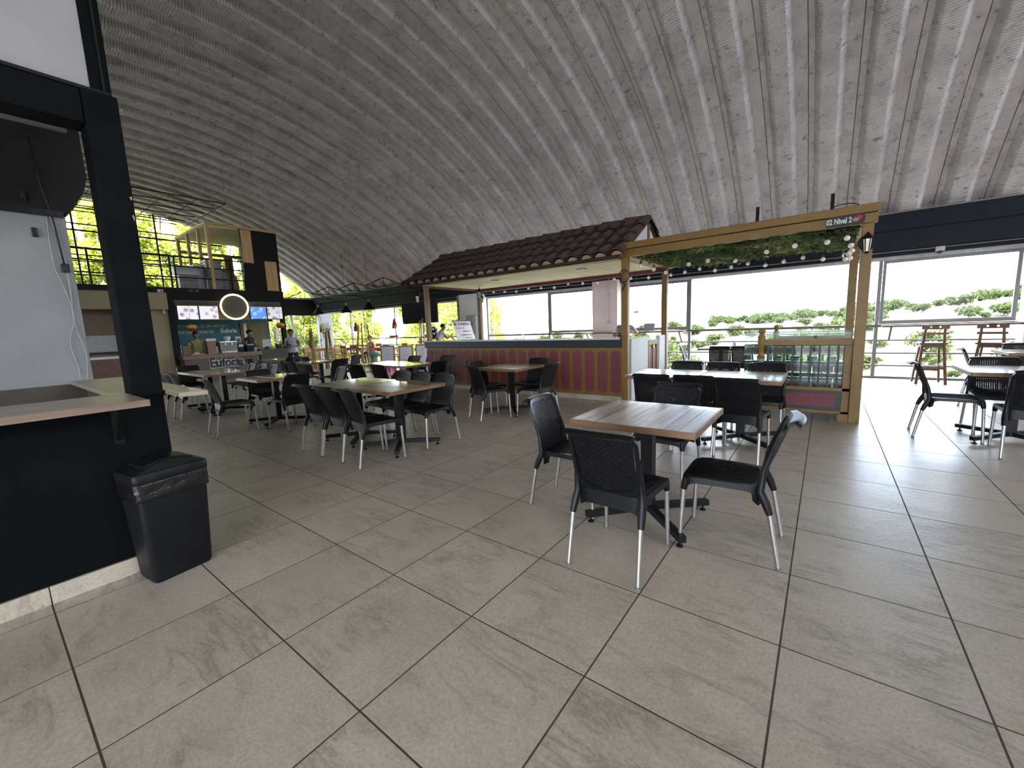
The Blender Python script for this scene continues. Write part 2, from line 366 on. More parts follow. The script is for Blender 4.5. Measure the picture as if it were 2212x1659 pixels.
def place(name, me, parent=None, loc=(0, 0, 0), rz=0.0, bevel=0.0, rot=None):
    o = bpy.data.objects.new(name, me); col.objects.link(o); o.parent = parent
    o.location = loc; o.rotation_euler = rot if rot else (0, 0, rz)
    if bevel:
        b = o.modifiers.new('bevel', 'BEVEL'); b.width = bevel; b.segments = 2; b.limit_method = 'ANGLE'; b.angle_limit = R(40)
    return o
def empty(name, loc=(0, 0, 0), rz=0.0):
    o = bpy.data.objects.new(name, None); col.objects.link(o); o.location = loc; o.rotation_euler = (0, 0, rz); o.empty_display_size = .1
    return o
def tag(o, label, cat, group=None, kind=None):
    o['label'] = label; o['category'] = cat
    if group: o['group'] = group
    if kind: o['kind'] = kind
    return o
def struct(o, label=None, cat=None):
    o['kind'] = 'structure'
    if label: o['label'] = label
    if cat: o['category'] = cat
    return o
def copy_tree(o, parent=None):
    c = o.copy(); col.objects.link(c); c.parent = parent
    for ch in list(o.children): copy_tree(ch, c)
    return c
def text(name, s, size, m, parent, loc, rot, extrude=.002, align='CENTER', sx=1.0, bold=0.0):
    cu = bpy.data.curves.new(name, 'FONT'); cu.body = s; cu.size = size; cu.extrude = extrude; cu.align_x = align; cu.align_y = 'CENTER'
    cu.offset = bold; cu.resolution_u = 3
    t = bpy.data.objects.new(name, cu); col.objects.link(t)
    bpy.context.view_layer.update()
    me = bpy.data.meshes.new_from_object(t.evaluated_get(bpy.context.evaluated_depsgraph_get()))
    bpy.data.objects.remove(t); bpy.data.curves.remove(cu)
    me.materials.clear(); me.materials.append(M[m])
    for p in me.polygons: p.material_index = 0
    o = place(name, me, parent, loc, 0, 0, rot); o.scale = (sx, 1, 1)
    return o
FX = (PI/2, 0, PI/2)      # upright face turned to +x
FY = (PI/2, 0, 0)         # upright face turned to -y
# ================================================================ FLOOR
X0, X1, Y0, Y1 = -20.6, 13.6, -7.15, 10.35
fl = MB().box(X0-.2, X1, Y0-.2, Y1+.1, -.12, -.0008).build('floor', 'grout')
struct(fl, 'beige stone tile floor of the hall', 'floor')
T = .605
def tile_mesh(gx=.0038):
    h = T/2-gx; c = .0003
    b = MB(); lo, hi = -.0012, 0.0
    b.box(-h, h, -h, h, lo, hi)
    return b
tiles = []
i0, i1 = int(math.floor(X0/T)), int(math.ceil(X1/T)); j0, j1 = int(math.floor(Y0/T)), int(math.ceil(Y1/T))
for i in range(i0, i1):
    for j in range(j0, j1):
        cx, cy = (i+.5)*T, (j+.5)*T
        if cx-T/2 < X0-.2 or cx+T/2 > X1 or cy-T/2 < Y0-.2 or cy > Y1: continue
        if -3.7 < cx < -1.9 and cy < -.7: pass
        vis = 0
        for dx in (-.45, 0, .45):
            for dy in (-.45, 0, .45):
                p = view_px((cx+dx*T, cy+dy*T, 0))
                if p and 0 <= p[0] <= 2212 and 0 <= p[1] <= 1659: vis = 1
        dd = (cx-CAM.x)**2+(cy-CAM.y)**2
        tiles.append((0 if vis else 1, dd, cx, cy))
tiles.sort()
tm = tile_mesh().mesh('tile', 'tile')
rest = MB(); src = tile_mesh()
for k, (nv, dd, cx, cy) in enumerate(tiles):
    if k < 300 and not nv:
        place('tile', tm, fl, (cx, cy, 0))
    else:
        rest.add([(x+cx, y+cy, z) for x, y, z in src.v], src.f)
o = rest.build('tile_field', 'tile', fl); o['kind'] = 'stuff'

# ================================================================ VAULTED ROOF
YC, ZC, RA = 1.606, -6.009, 12.80
ceil = empty('ceiling', (0, 0, 0)); struct(ceil, 'barrel vault roof of arched ribbed sheet panels', 'ceiling')
A0 = math.asin((Y1+.25-YC)/RA)
PW = .658
def vault_panel():
    # strips share no vertices, so flange, web and pan keep crisp folds; crimps run across pan and webs
    strips = [[(0, .035, 0), (.007, 0, 0)], [(.007, 0, 0), (.045, .002, 0), (.085, 0, 0)], [(.085, 0, 0), (.10, -.03, 1), (.135, -.088, 1), (.162, -.12, 1), (.178, -.128, .6)],
              [(.178, -.128, .6), (.20, -.128, 1), (.29, -.126, 1), (.38, -.128, 1), (.402, -.128, .6)], [(.402, -.128, .6), (.42, -.118, 1), (.45, -.08, 1), (.478, -.028, 1), (.49, 0, 0)],
              [(.49, 0, 0), (.53, .003, 0), (.57, -.003, 0), (.61, .003, 0), (.651, 0, 0)], [(.651, 0, 0), (PW, .035, 0)]]
    pitch = .042; L = RA*2*A0; n = int(L/pitch*4); b = MB()
    for st in strips:
        vs_, fs = [], []; crimp = any(c for _, _, c in st); m = n
        for i in range(m+1):
            s_ = L*i/m; a = A0-s_/RA; w = math.cos(2*PI*s_/pitch) if crimp else 0
            for x, h, c in st:
                rr = RA+h+.0095*c*w
                xx = x+(.009*c*w if x < .17 else -.009*c*w if x > .41 else 0)*(1 if crimp else 0)
                vs_.append((xx, YC+rr*math.sin(a), ZC+rr*math.cos(a)))
        q = len(st)
        for i in range(m):
            for k in range(q-1): fs.append((i*q+k, i*q+k+1, (i+1)*q+k+1, (i+1)*q+k))
        b.add(vs_, fs)
    return b
pm = vault_panel().mesh('roof_panel', 'roof', smooth=True, fix=False)
x = .85
while x > X0-.3: x -= PW
while x < X1-.1:
    if x > X0-.5: place('roof_panel', pm, ceil, (x, 0, 0))
    x += PW
# peeling paint flakes hanging from the sheets
for (fx, fy, s_) in ((.02, 6.4, .10), (-2.3, 5.1, .12), (-4.95, 4.9, .09), (-6.2, 6.7, .07), (-9.9, 6.0, .08), (-11.7, 6.9, .08), (-4.1, 3.1, .1)):
    zz = ZC+math.sqrt((RA-.02)**2-(fy-YC)**2)
    MB().add([(0, 0, 0), (s_*.35, .01, 0), (s_*.3, -.03, -s_), (0, -.04, -s_*.95)], [(0, 1, 2, 3)]).build('paint_flake', 'white', ceil, (fx, fy, zz))

# ================================================================ WINDOW SIDE
bm_ = empty('trim_1'); struct(bm_, 'long dark navy eaves beam above the windows', 'beam')
MB().box(X0, X1, 10.12, 10.42, 2.60, 3.30).build('beam', 'navy', bm_)
MB().box(X0, X1, 10.06, 10.13, 2.98, 3.30).build('upper_flange', 'navy', bm_)
MB().box(X0, X1, 10.04, 10.40, 3.30, 3.325).build('gutter_edge', 'frame', bm_)
MB().box(X0, X1, 10.22, 10.40, 2.50, 2.60).build('lower_flange', 'navy', bm_)
MB().tube((X0, 10.15, 2.575), (X1, 10.15, 2.575), .012).build('conduit', 'frame', bm_)
MB().box(X0, X1, 10.28, 10.40, 2.43, 2.50).build('window_head', 'whiteframe', bm_)

def window(n, xa, xb, sash, label, glass=True):
    w = empty('window_%d' % n, (0, 0, 0)); struct(w, label, 'window')
    fr = 'frame'
    MB().box(xa-.03, xa+.03, 10.30, 10.40, 0.0, 2.43).build('mullion', fr, w)
    if sash:
        b = MB().box(xa+.04, xb-.03, 10.31, 10.37, 2.37, 2.43).box(xa+.04, xb-.03, 10.31, 10.37, 1.14, 1.21).box(xa+.04, xa+.09, 10.312, 10.368, 1.21, 2.37).box(xb-.085, xb-.03, 10.312, 10.368, 1.21, 2.37)
        b.build('sash', fr, w)
    if glass:
        MB().box(xa+.05, xb-.05, 10.335, 10.341, 1.15, 2.43).build('pane', 'glass', w)
    MB().box(xa, xb, 10.29, 10.36, 1.075, 1.13).build('top_rail', 'railmet', w)
    for z in (.80, .53, .27): MB().box(xa, xb, 10.31, 10.35, z-.015, z+.015).build('rail', 'frame', w)
    MB().box(xa, xb, 10.28, 10.40, 0, .045).build('bottom_rail', 'frame', w)
    return w
window(1, 2.14, 4.08, True, 'framed window with stools in front at the right end')
window(2, -1.59, 2.14, False, 'wide open bay seen through the pergola')
window(3, -3.45, -1.59, True, 'framed window right of the pink column')
window(4, -5.95, -4.25, True, 'framed window left of the pink column')
window(5, -8.58, -5.95, False, 'wide bay behind the kiosk counter')
window(6, -12.3, -9.84, False, 'bay left of the white column')
window(7, -14.0, -12.3, False, 'bay beyond the hanging screen')
window(8, -17.5, -14.0, False, 'tree filled bay behind the bamboo canes')
window(9, -20.55, -17.5, False, 'corner bay with the hanging poster')

struct(MB().box(4.10, 13.5, 10.05, 10.42, 0, 2.6).build('wall_right', 'brightwhite', bevel=.01), 'white wall end at the right edge of the windows, run on unseen to cut light', 'wall')  # the seen end is real; its unseen run is added to cut window light
struct(MB().box(-4.25, -3.47, 10.0, 10.42, 0, 2.6).build('wall_pillar', 'pink', bevel=.01), 'pinkish plaster pillar between the windows', 'wall')
wp = MB().box(-9.56, -8.60, 9.85, 10.42, 0, 2.62).build('wall_column', 'brightwhite', bevel=.01); struct(wp, 'white plaster column behind the kiosk', 'wall')
MB().box(-9.82, -9.56, 10.0, 10.42, 0, 2.62).build('column_return', 'grey', wp)
# conduit and socket on the pink pillar
cp = empty('wall_conduit', (-3.72, 9.97, 0)); tag(cp, 'thin pipe and socket on the pink pillar', 'conduit')
MB().tube((0, 0, 1.42), (0, 0, 2.62), .012).build('pipe', 'whiteframe', cp); MB().box(-.05, .05, -.03, .03, 1.36, 1.45).build('socket', 'white', cp, bevel=.005); MB().box(-.06, .04, -.03, .03, 2.18, 2.24).build('clamp', 'whiteframe', cp)
# meter box on the white column
mb = empty('meter_box', (-8.93, 9.84, 0)); tag(mb, 'white electrical box on the white column', 'electrical box')
MB().box(-.24, .24, -.07, .005, 1.18, 1.84).build('body', 'white', mb, bevel=.01); MB().box(-.21, .21, -.085, -.07, 1.21, 1.81).build('door', 'whiteframe', mb, bevel=.005); MB().box(-.02, .1, -.092, -.085, 1.50, 1.55).build('label_plate', 'ink', mb)

# ================================================================ FAR GABLE END (open, with bars)
gb = empty('wall_left'); struct(gb, 'open far gable with black bars against the trees', 'wall')
def arcp(y): return ZC+math.sqrt((RA-.03)**2-(y-YC)**2)
rim = [(X0, YC+(RA-.06)*math.sin(a), ZC+(RA-.06)*math.cos(a)) for a in [A0-2*A0*i/60 for i in range(61)]]
MB().path(rim, .06, 6).build('rim', 'blackmet', gb, smooth=True)
for z in (3.5, 3.9, 4.4, 4.62, 4.86, 5.5, 5.72, 6.3):
    yy = math.sqrt(max(0, RA*RA-(z-ZC)**2)); MB().box(X0-.03, X0+.03, max(YC-yy, -6), min(YC+yy, 6.2), z-.035 if z in (4.86, 5.5) else z-.018, z+.018).build('bar', 'blackmet', gb)
for y in (-3.2, -.4, 1.55, 3.9): MB().box(X0-.03, X0+.03, y-.025, y+.025, 3.0, arcp(y)).build('upright', 'blackmet', gb)
MB().box(X0-.12, X0+.12, 5.2, 10.3, 2.62, 3.22).build('tie_beam', 'blackmet', gb)
MB().box(X0-.05, X0+.05, 5.2, 10.3, 3.22, 3.30).build('beam_cap', 'whiteframe', gb)
MB().box(X0-.08, X0+.08, 5.2, 10.3, 2.40, 2.62).build('lower_beam', 'blackmet', gb)
for y in (7.05, 8.9, 10.25): MB().box(X0-.05, X0+.05, y-.045, y+.045, 0, 2.45).build('post', 'whiteframe', gb)
for z in (.35, .75, 1.12): MB().box(X0-.02, X0+.02, 5.2, 10.3, z-.02, z+.02).build('rail', 'frame', gb)
MB().box(X0-.01, X0, 7.1, 8.85, 1.15, 2.4).build('pane', 'glass', gb); MB().box(X0-.01, X0, 8.95, 10.2, 1.15, 2.4).build('pane', 'glass', gb)

# unseen back wall on the stall side; its railed opening is added for light
wbk = MB().box(X0, -2.5, Y0-.15, Y0, 0, 3.35).box(7.0, X1, Y0-.15, Y0, 0, 3.35).build('wall_back', 'greywall'); struct(wbk, 'plain plaster wall behind the stalls with an unseen opening added for light', 'wall')
MB().box(-2.5, 7.0, Y0-.15, Y0+.1, 2.9, 3.35).build('eaves_beam', 'navy', wbk)
for px in (1.0, 4.0): MB().box(px-.05, px+.05, Y0-.1, Y0, 0, 2.9).build('post', 'frame', wbk)
for z in (.4, .75, 1.1): MB().box(-2.5, 7.0, Y0-.06, Y0-.02, z-.02, z+.02).build('rail', 'frame', wbk)

struct(MB().box(X1-.1, X1, Y0, Y1, 0, 4.2).build('wall_light_block', 'greywall'), 'unseen end wall added behind the camera to cut light', 'wall')  # added out of view to cut light from the open end
# ---------------- small triangular hangers under the eaves and the wire ceiling grid
for k, (tx, la) in enumerate(((-18.6, 'black triangular rod frame under the eaves nearest the far gable'), (-16.4, 'second black triangular rod frame from the far gable'), (-14.4, 'third black triangular rod frame from the far gable'), (-12.4, 'black triangular rod frame closest to the tiled kiosk roof'))):
    t = empty('rod_truss', (tx, 0, 0)); tag(t, la, 'truss', 'triangular rod frames under the eaves')
    MB().tube((0, 7.9, 3.12), (0, 10.1, 3.12), .018, n=6).build('bottom_chord', 'blackmet', t)
    MB().tube((0, 7.9, 3.12), (0, 8.7, 3.46), .018, n=6).build('rafter', 'blackmet', t)
    MB().tube((0, 8.7, 3.46), (0, 10.1, 3.12), .018, n=6).build('rafter', 'blackmet', t)
    MB().tube((0, 8.7, 3.12), (0, 8.7, 3.46), .012, n=6).build('strut', 'blackmet', t)
    MB().tube((0, 8.7, 3.46), (0, 8.7, arcp(8.7)), .002, n=4).build('hanger', 'blackmet', t)
g = empty('ceiling_grid', (0, 0, 5.5)); tag(g, 'black wire grid hanging below the vault near the far gable', 'grid')
for k in range(6): MB().tube((-13.75-.75*k, -1.5, 0), (-13.75-.75*k, 4.1-.06*k, 0), .016, n=6).build('long_rod', 'blackmet', g)
for k in range(8): MB().tube((-13.75, 4.1-.72*k, .01), (-17.6, 4.1-.72*k, .01), .012, n=6).build('cross_rod', 'blackmet', g)
for hx, hy in ((-13.75, 4.1), (-13.75, .5), (-17.5, 3.8), (-17.5, .5)): MB().tube((hx, hy, 0), (hx, hy, arcp(hy)-5.5), .002, n=4).build('hanger', 'blackmet', g)
# ================================================================ LANDSCAPE OUTSIDE
def hgt(x, y):
    d = y-11
    z = -3.2-.16*min(d, 70)
    if d > 60:
        s_ = min(1.0, (d-60)/150.0); s_ = s_*s_*(3-2*s_)
        z += s_*(8.0+12.5/(1+math.exp(-(x+20)/35.0)))
    z += 1.5*math.sin(x*.045+1)*math.sin(y*.05)*(min(d, 60)/60)
    if x < -12 or d < 0: pass
    return z
xs = [-260+8*k for k in range(76)]; ys = [10.95, 14, 18, 24]+[32+10*k for k in range(34)]
b = MB(); b.add([(x, y, hgt(x, y)) for y in ys for x in xs], [(j*len(xs)+i, j*len(xs)+i+1, (j+1)*len(xs)+i+1, (j+1)*len(xs)+i) for j in range(len(ys)-1) for i in range(len(xs)-1)])
b.m = [1 if min(b.v[i][1] for i in f) < 42 else 0 for f in b.f]
struct(b.build('hillside_ground', ['grass', 'slope'], smooth=True), 'sunlit green and straw coloured hillside beyond the windows', 'hillside')
struct(MB().box(-70, X0-.25, -60, 10.9, -1.2, -.35).build('garden_ground', 'soil'), 'garden ground beyond the far gable', 'ground')
struct(MB().box(X1+.01, 60, -60, 10.9, -.6, -.2).box(-60, X1+.01, -60, Y0-.25, -.6, -.2).build('terrace_ground', 'soil'), 'ground at the open near end of the hall', 'ground')

def leaves(seed, n, blobs, size, droop=.3, m='leafA'):
    r = random.Random(seed); vs_, fs = [], []
    tot = sum(q[3]*q[4]*q[5] for q in blobs)
    for (cx, cy, cz, rx, ry, rz) in blobs:
        for _ in range(max(8, int(n*rx*ry*rz/tot))):
            while True:
                p = Vector((r.uniform(-1, 1), r.uniform(-1, 1), r.uniform(-1, 1)))
                if .25 < p.length < 1: break
            c = Vector((cx+p.x*rx, cy+p.y*ry, cz+p.z*rz))
            d = Vector((r.uniform(-1, 1), r.uniform(-1, 1), r.uniform(-1, .5)-droop)).normalized()
            w = d.cross(Vector((r.uniform(-1, 1), r.uniform(-1, 1), r.uniform(-1, 1)))).normalized()
            L = size*r.uniform(.6, 1.3); W = L*.32
            o_ = len(vs_); vs_ += [tuple(c), tuple(c+d*L*.5+w*W), tuple(c+d*L), tuple(c+d*L*.5-w*W)]; fs.append((o_, o_+1, o_+2, o_+3))
    me = bpy.data.meshes.new('crown'); me.from_pydata(vs_, [], fs); me.materials.append(M[m]); return me
def tall_crown(seed):
    r = random.Random(seed); bl = []
    for k in range(15):
        z = .2+k*.62; s_ = 1.0-.03*k
        bl.append((r.uniform(-.7, .7)*s_, r.uniform(-.7, .7)*s_, z, r.uniform(.7, 1.25)*s_, r.uniform(.7, 1.25)*s_, r.uniform(.5, .8)))
    return leaves(seed, 19000, bl, .165)
TC = [tall_crown(s_) for s_ in (1, 2, 3)]
def trunks(seed, n=5, h=9.0):
    r = random.Random(seed); b = MB()
    for k in range(n):
        x, y = r.uniform(-.5, .5), r.uniform(-.5, .5); dx, dy = r.uniform(-.9, .9), r.uniform(-.9, .9)
        b.path([(x, y, -3), (x+dx*.3, y+dy*.3, h*.4), (x+dx, y+dy, h)], [.06, .05, .015], 6)
    return b.mesh('stems', 'bark', smooth=True)
TS = [trunks(s_) for s_ in (4, 5)]
def tree(x, y, z, k, sc, label, rz=0):
    t = empty('leafy_tree', (x, y, z), rz); t.scale = (sc, sc, sc*.95); tag(t, label, 'tree', 'bright trees close outside the hall')
    place('crown', TC[k % 3], t); place('stems', TS[k % 2], t)
    return t
gl = ['behind the left end of the far gable', 'behind the barred gable left of the stall post', 'behind the gable right of the stall post', 'behind the wire grid', 'behind the wooden loft posts', 'behind the loft cabinets', 'behind the black loft wall', 'in the triangle of the gable right of the loft', 'beyond the standing man', 'at the far corner of the hall']
for k, (x, y) in enumerate(((-25, -3.4), (-24.2, -.8), (-25.6, 1.2), (-24, 2.6), (-25.2, 4.4), (-24.2, 6.2), (-26, 7.6), (-24.3, 9.4), (-23.4, 11.6), (-22, 14.2))):
    tree(x, y, -1.0, k, 1.02+.12*((k*7) % 3), 'tall yellow green tree '+gl[k], rz=k*1.3)
wl_ = ['outside the corner bay with the poster', 'outside the window behind the bamboo canes', 'outside the bay left of the third cone lamp', 'outside the bay right of the third cone lamp', 'outside the window behind the easels', 'outside the window left of the hanging screen', 'outside the window below the hanging screen', 'outside the window between screen and white column', 'outside the bay just left of the white column']
for k, (x, y) in enumerate(((-21.2, 17.4), (-24.5, 20), (-22, 22.5), (-19.0, 18.6), (-18.8, 22), (-17.2, 16.2), (-16, 18.9), (-14.0, 16.0), (-13.9, 14.0))):
    tree(x, y, -4.2, k+1, 1.0+.1*((k*5) % 3), 'sunlit yellow green tree '+wl_[k], rz=k*2.1)
# white birch-like trunk seen in the gable triangle
pt = MB(); pt.path([(-22.2, 8.6, -.4), (-22.3, 9.0, 2.5), (-22.3, 9.25, 4.4), (-22.4, 9.0, 6)], [.09, .07, .05, .03], 7); pt.path([(-22.3, 9.2, 4.0), (-22.3, 9.8, 4.9)], [.03, .012], 6); pt.path([(-22.3, 9.05, 3.1), (-22.3, 9.7, 3.5)], [.03, .012], 6)
tag(pt.build('pale_trunk', 'tileend', smooth=True), 'pale bare tree trunk in the gable triangle right of the loft', 'tree trunk')
# hillside trees and shrubs
BC = []
for s_ in (21, 22, 23):
    r = random.Random(s_); BC.append(leaves(s_, 900, [(r.uniform(-1.3, 1.3), r.uniform(-1.3, 1.3), 1.7+r.uniform(-.8, 1.0), r.uniform(.9, 1.7), r.uniform(.9, 1.7), r.uniform(.7, 1.3)) for _ in range(7)], .62, m='leafB'))
BS = MB().path([(0, 0, -1), (.1, 0, 1), (.1, .1, 2.2)], [.16, .13, .05], 6).mesh('stem', 'bark')
r = random.Random(5); n = 0
cand = []
while len(cand) < 190:
    y = r.uniform(38, 250); x = r.uniform(-120, 150)
    z = hgt(x, y); p = view_px((x, y, z+2))
    if not p or not (1000 < p[0] < 2230): continue
    if p[0] > 1900 and y < 150 and r.random() < .6: continue
    cand.append((x, y, z))
for k in range(46): # tree line on the ridge
    x = -40+k*3.6; y = 205+r.uniform(-8, 10); cand.append((x, y, hgt(x, y)))
for k, (x, y, z) in enumerate(cand):
    sc = r.uniform(.4, 1.15)*(1.15 if y > 180 else 1.0)
    t = empty('hillside_tree', (x, y, z), r.uniform(0, 6)); t.scale = (sc*1.15, sc*1.15, sc)
    tag(t, 'small round green tree on the distant sunlit hillside', 'tree', 'trees scattered over the distant hillside')
    place('crown', BC[k % 3], t); place('stem', BS, t)
# nearer shrubs just under the windows
for k, (x, y, s_, la) in enumerate(((-6.0, 23, 1.5, 'leafy shrub rising behind the kiosk window'), (-7.6, 22, 1.15, 'thin shrub at the left of the kiosk window'), (-4.8, 25, 1.1, 'small shrub outside the window left of the pink pillar'), (-.3, 27, 1.6, 'shrub seen left of the pergola back post'), (1.8, 28, 1.75, 'shrub seen right of the pergola back post'), (6.6, 34, 1.5, 'shrub outside the pergola bay'), (9, 30, 1.3, 'shrub above the display case'), (12.6, 38, 1.6, 'shrub behind the nearer bar stool'))):
    t = empty('garden_shrub', (x, y, -4.0), k*1.1); t.scale = (s_*.55, s_*.55, s_*.72); tag(t, la, 'shrub', 'shrubs below the windows')
    place('crown', leaves(40+k, 700, [(random.Random(k*9+q).uniform(-.8, .8), random.Random(k*7+q).uniform(-.8, .8), 2.3+.28*q, .8, .8, .5) for q in range(6)], .3, m='leafB'), t); place('stem', BS, t)
# pointed conifer on the ridge
t = empty('conifer', (88, 210, hgt(88, 210))); tag(t, 'tall pointed conifer on the ridge at the right window', 'tree')
place('crown', leaves(77, 1500, [(0, 0, 5+1.6*k, 3.0-.33*k, 3.0-.33*k, 1.0) for k in range(8)], .9, m='leafB'), t)
MB().path([(0, 0, -1), (0, 0, 19)], [.35, .05], 7).build('stem', 'bark', t)
for k, (x, y, la) in enumerate(((62, 190, 'far red roofed house on the hillside left of the mullion'), (40, 95, 'red roofed house low behind the bar stools'))):
    h_ = empty('far_house', (x, y, hgt(x, y)+.5), .4*k); tag(h_, la, 'house', 'far houses')
    MB().box(-4, 4, -3, 3, 0, 2.6).build('wall', 'white', h_); MB().prism([(-3.6, 2.6), (3.6, 2.6), (0, 4.2)], 'x', -4.6, 4.6).build('roof', 'hillroof', h_)
# ================================================================ CHAIR (one mesh set, copied for every chair)
def seatS(u, v):
    x = u*(.183+.022*v); y = -.185+.40*v
    z = .447-.016*(1-u*u)*math.sin(PI*min(1, max(0, v)))-.012*max(0, (v-.82)/.18)**2
    return Vector((x, y, z))
def backS(u, v):
    w = .188+.003*v+.014*v*v
    y = -.172-.085*v-.035*v*v-.028*(1-u*u)*(.4+.6*min(1, v*2))
    return Vector((u*w, y, .435+.385*v))
def nrm(S, u, v, flip=1):
    e = .01; a = S(u+e, v)-S(u-e, v); b_ = S(u, v+e)-S(u, v-e); return flip*a.cross(b_).normalized()
def se(t, p): # superellipse point
    c, s_ = math.cos(t), math.sin(t); return math.copysign(abs(c)**(2/p), c), math.copysign(abs(s_)**(2/p), s_)
def ring(b, S, outer, inner, th, flip, n=44):
    o = len(b.v)
    for i in range(n):
        t = 2*PI*i/n
        for (uv, s_) in ((outer(t), .5), (inner(t), .5), (inner(t), -.5), (outer(t), -.5)):
            b.v.append(tuple(S(*uv)+nrm(S, *uv, flip)*th*s_))
    for i in range(n):
        j = (i+1) % n
        for k in range(4):
            k2 = (k+1) % 4; b.f.append((o+4*i+k, o+4*i+k2, o+4*j+k2, o+4*j+k)); b.m.append(b.k)
def weave(S, rows, cols, inside, flip, fill=.84, amp=.0032, th=.0035):
    b = MB()
    for i in range(rows):
        v = (i+.5)/rows; hw = .5/rows*fill; run = []
        K = cols*2
        for k in range(K+1):
            u = -1+2*k/K
            if inside(u, v): run.append((u, k))
        if len(run) < 3: continue
        o = len(b.v)
        for u, k in run:
            off = amp*math.cos(PI*(k/2+i)); nn = nrm(S, u, v, flip)
            for (dv, s_) in ((hw, .5), (hw, -.5), (-hw, -.5), (-hw, .5)): b.v.append(tuple(S(u, v+dv)+nn*(off+s_*th)))
        for q in range(len(run)-1):
            for k in range(4):
                k2 = (k+1) % 4; b.f.append((o+4*q+k, o+4*q+k2, o+4*q+4+k2, o+4*q+4+k)); b.m.append(0)
    for j in range(cols+1):
        u = -1+2*j/cols; hw = .5/cols*.62; run = [(i)/(rows) for i in range(rows+1) if inside(u, i/rows)]
        if len(run) < 2: continue
        o = len(b.v)
        for v in run:
            nn = nrm(S, u, v, flip)
            for (du, s_) in ((hw, .35), (hw, -.35), (-hw, -.35), (-hw, .35)): b.v.append(tuple(S(u+du*2, v)+nn*(s_*th)))
        for q in range(len(run)-1):
            for k in range(4):
                k2 = (k+1) % 4; b.f.append((o+4*q+k, o+4*q+k2, o+4*q+4+k2, o+4*q+4+k)); b.m.append(0)
    return b
CH = {}
def build_chair_meshes():
    b = MB()
    # seat rim: closed ring with deep skirt at the corners
    n = 48; o = 0
    for i in range(n):
        t = 2*PI*i/n; cu, cv = se(t, 7); P = seatS(cu*1.08, .5+.5*cv*1.06); Q = seatS(cu*.90, .5+.5*cv*.90)
        corner = abs(math.sin(2*t))**3
        dz = .030+.030*corner+(.05 if cv < -.9 else 0)
        P.z = max(P.z, .436)
        b.v += [tuple(Q+Vector((0, 0, .004))), tuple(P+Vector((0, 0, .003))), (P.x*1.01, P.y*1.005, P.z-dz), (Q.x, Q.y, P.z-dz+.012), (Q.x, Q.y, Q.z-.008)]
    for i in range(n):
        j = (i+1) % n
        for k in range(5):
            k2 = (k+1) % 5; b.f.append((5*i+k, 5*i+k2, 5*j+k2, 5*j+k)); b.m.append(0)
    for s_ in (-1, 1):
        b.path([(s_*.192, .198, .435), (s_*.194, .205, .40), (s_*.197, .211, .365)], [.022, .0215, .0175], 10)
        b.path([backS(s_*.99, .62), backS(s_*.99, .3)+Vector((0, .0, 0)), (s_*.190, -.185, .43), (s_*.196, -.212, .37), (s_*.200, -.236, .305)], [.010, .015, .022, .023, .0175], 10)
    CH['seat'] = b.mesh('seat', 'chair', smooth=50)
    CH['seat_weave'] = weave(seatS, 28, 24, lambda u, v: abs(u) < .93 and .03 < v < .97, 1).mesh('seat_weave', 'weave', smooth=60)
    def bo(t):
        cu, cv = se(t, 6); return cu, .5+.5*cv
    def bi(t):
        cu, cv = se(t, 9); v = .5+.5*cv
        lo = .07+.13*abs(cu)**2.5; hi = .935
        return cu*.885, lo+(hi-lo)*v
    b = MB(); ring(b, backS, bo, bi, .019, -1)
    # rolled lip along the top
    o = len(b.v); N = 16
    for i in range(N+1):
        u = -.93+1.86*i/N; p = backS(u, 1.0)-Vector((0, 0, .012*abs(u)**6))
        for d in ((.004, .004), (-.03, .012), (-.058, -.006), (-.056, -.016), (-.03, .0), (-.002, -.012)): b.v.append((p.x, p.y+d[0], p.z+d[1]))
    for i in range(N):
        for k in range(6):
            k2 = (k+1) % 6; b.f.append((o+6*i+k, o+6*i+k2, o+6*i+6+k2, o+6*i+6+k)); b.m.append(0)
    b.f.append(tuple(o+k for k in range(6))); b.f.append(tuple(o+6*N+k for k in reversed(range(6)))); b.m += [0, 0]
    CH['backrest'] = b.mesh('backrest', 'chair', smooth=50)
    def bin_(u, v): return abs(u) < .905 and (.07+.13*(abs(u)/.9)**2.5)-.03 < v < .955
    CH['back_weave'] = weave(backS, 28, 22, bin_, -1).mesh('back_weave', 'weave', smooth=60)
    for nm, p0, p1 in (('front', (.197, .211, .375), (.203, .228, .012)), ('rear', (.198, -.234, .315), (.205, -.288, .012))):
        for s_ in (-1, 1):
            a = Vector((p0[0]*s_, p0[1], p0[2])); c = Vector((p1[0]*s_, p1[1], p1[2]))
            CH[nm, s_] = MB().tube(a, c, .0135, .0125, 12).mesh('leg', 'alu', smooth=50)
            CH[nm, s_, 'f'] = MB().tube(c, c+Vector((0, 0, -.012)), .0135, .0135, 10).mesh('foot_cap', 'foot', smooth=50)
build_chair_meshes()
def chair(x, y, deg, label, group='black woven chairs at the tables', z=0, grey=False):
    t = empty('woven_chair', (x, y, z), R(deg)); tag(t, label, 'chair', group)
    s_ = place('seat', CH['seat'], t); place('seat_weave', CH['seat_weave'], s_)
    k = place('backrest', CH['backrest'], t); place('back_weave', CH['back_weave'], k)
    for nm in ('front', 'rear'):
        for q in (-1, 1):
            l_ = place('leg', CH[nm, q], t); place('foot_cap', CH[nm, q, 'f'], l_)
    return t
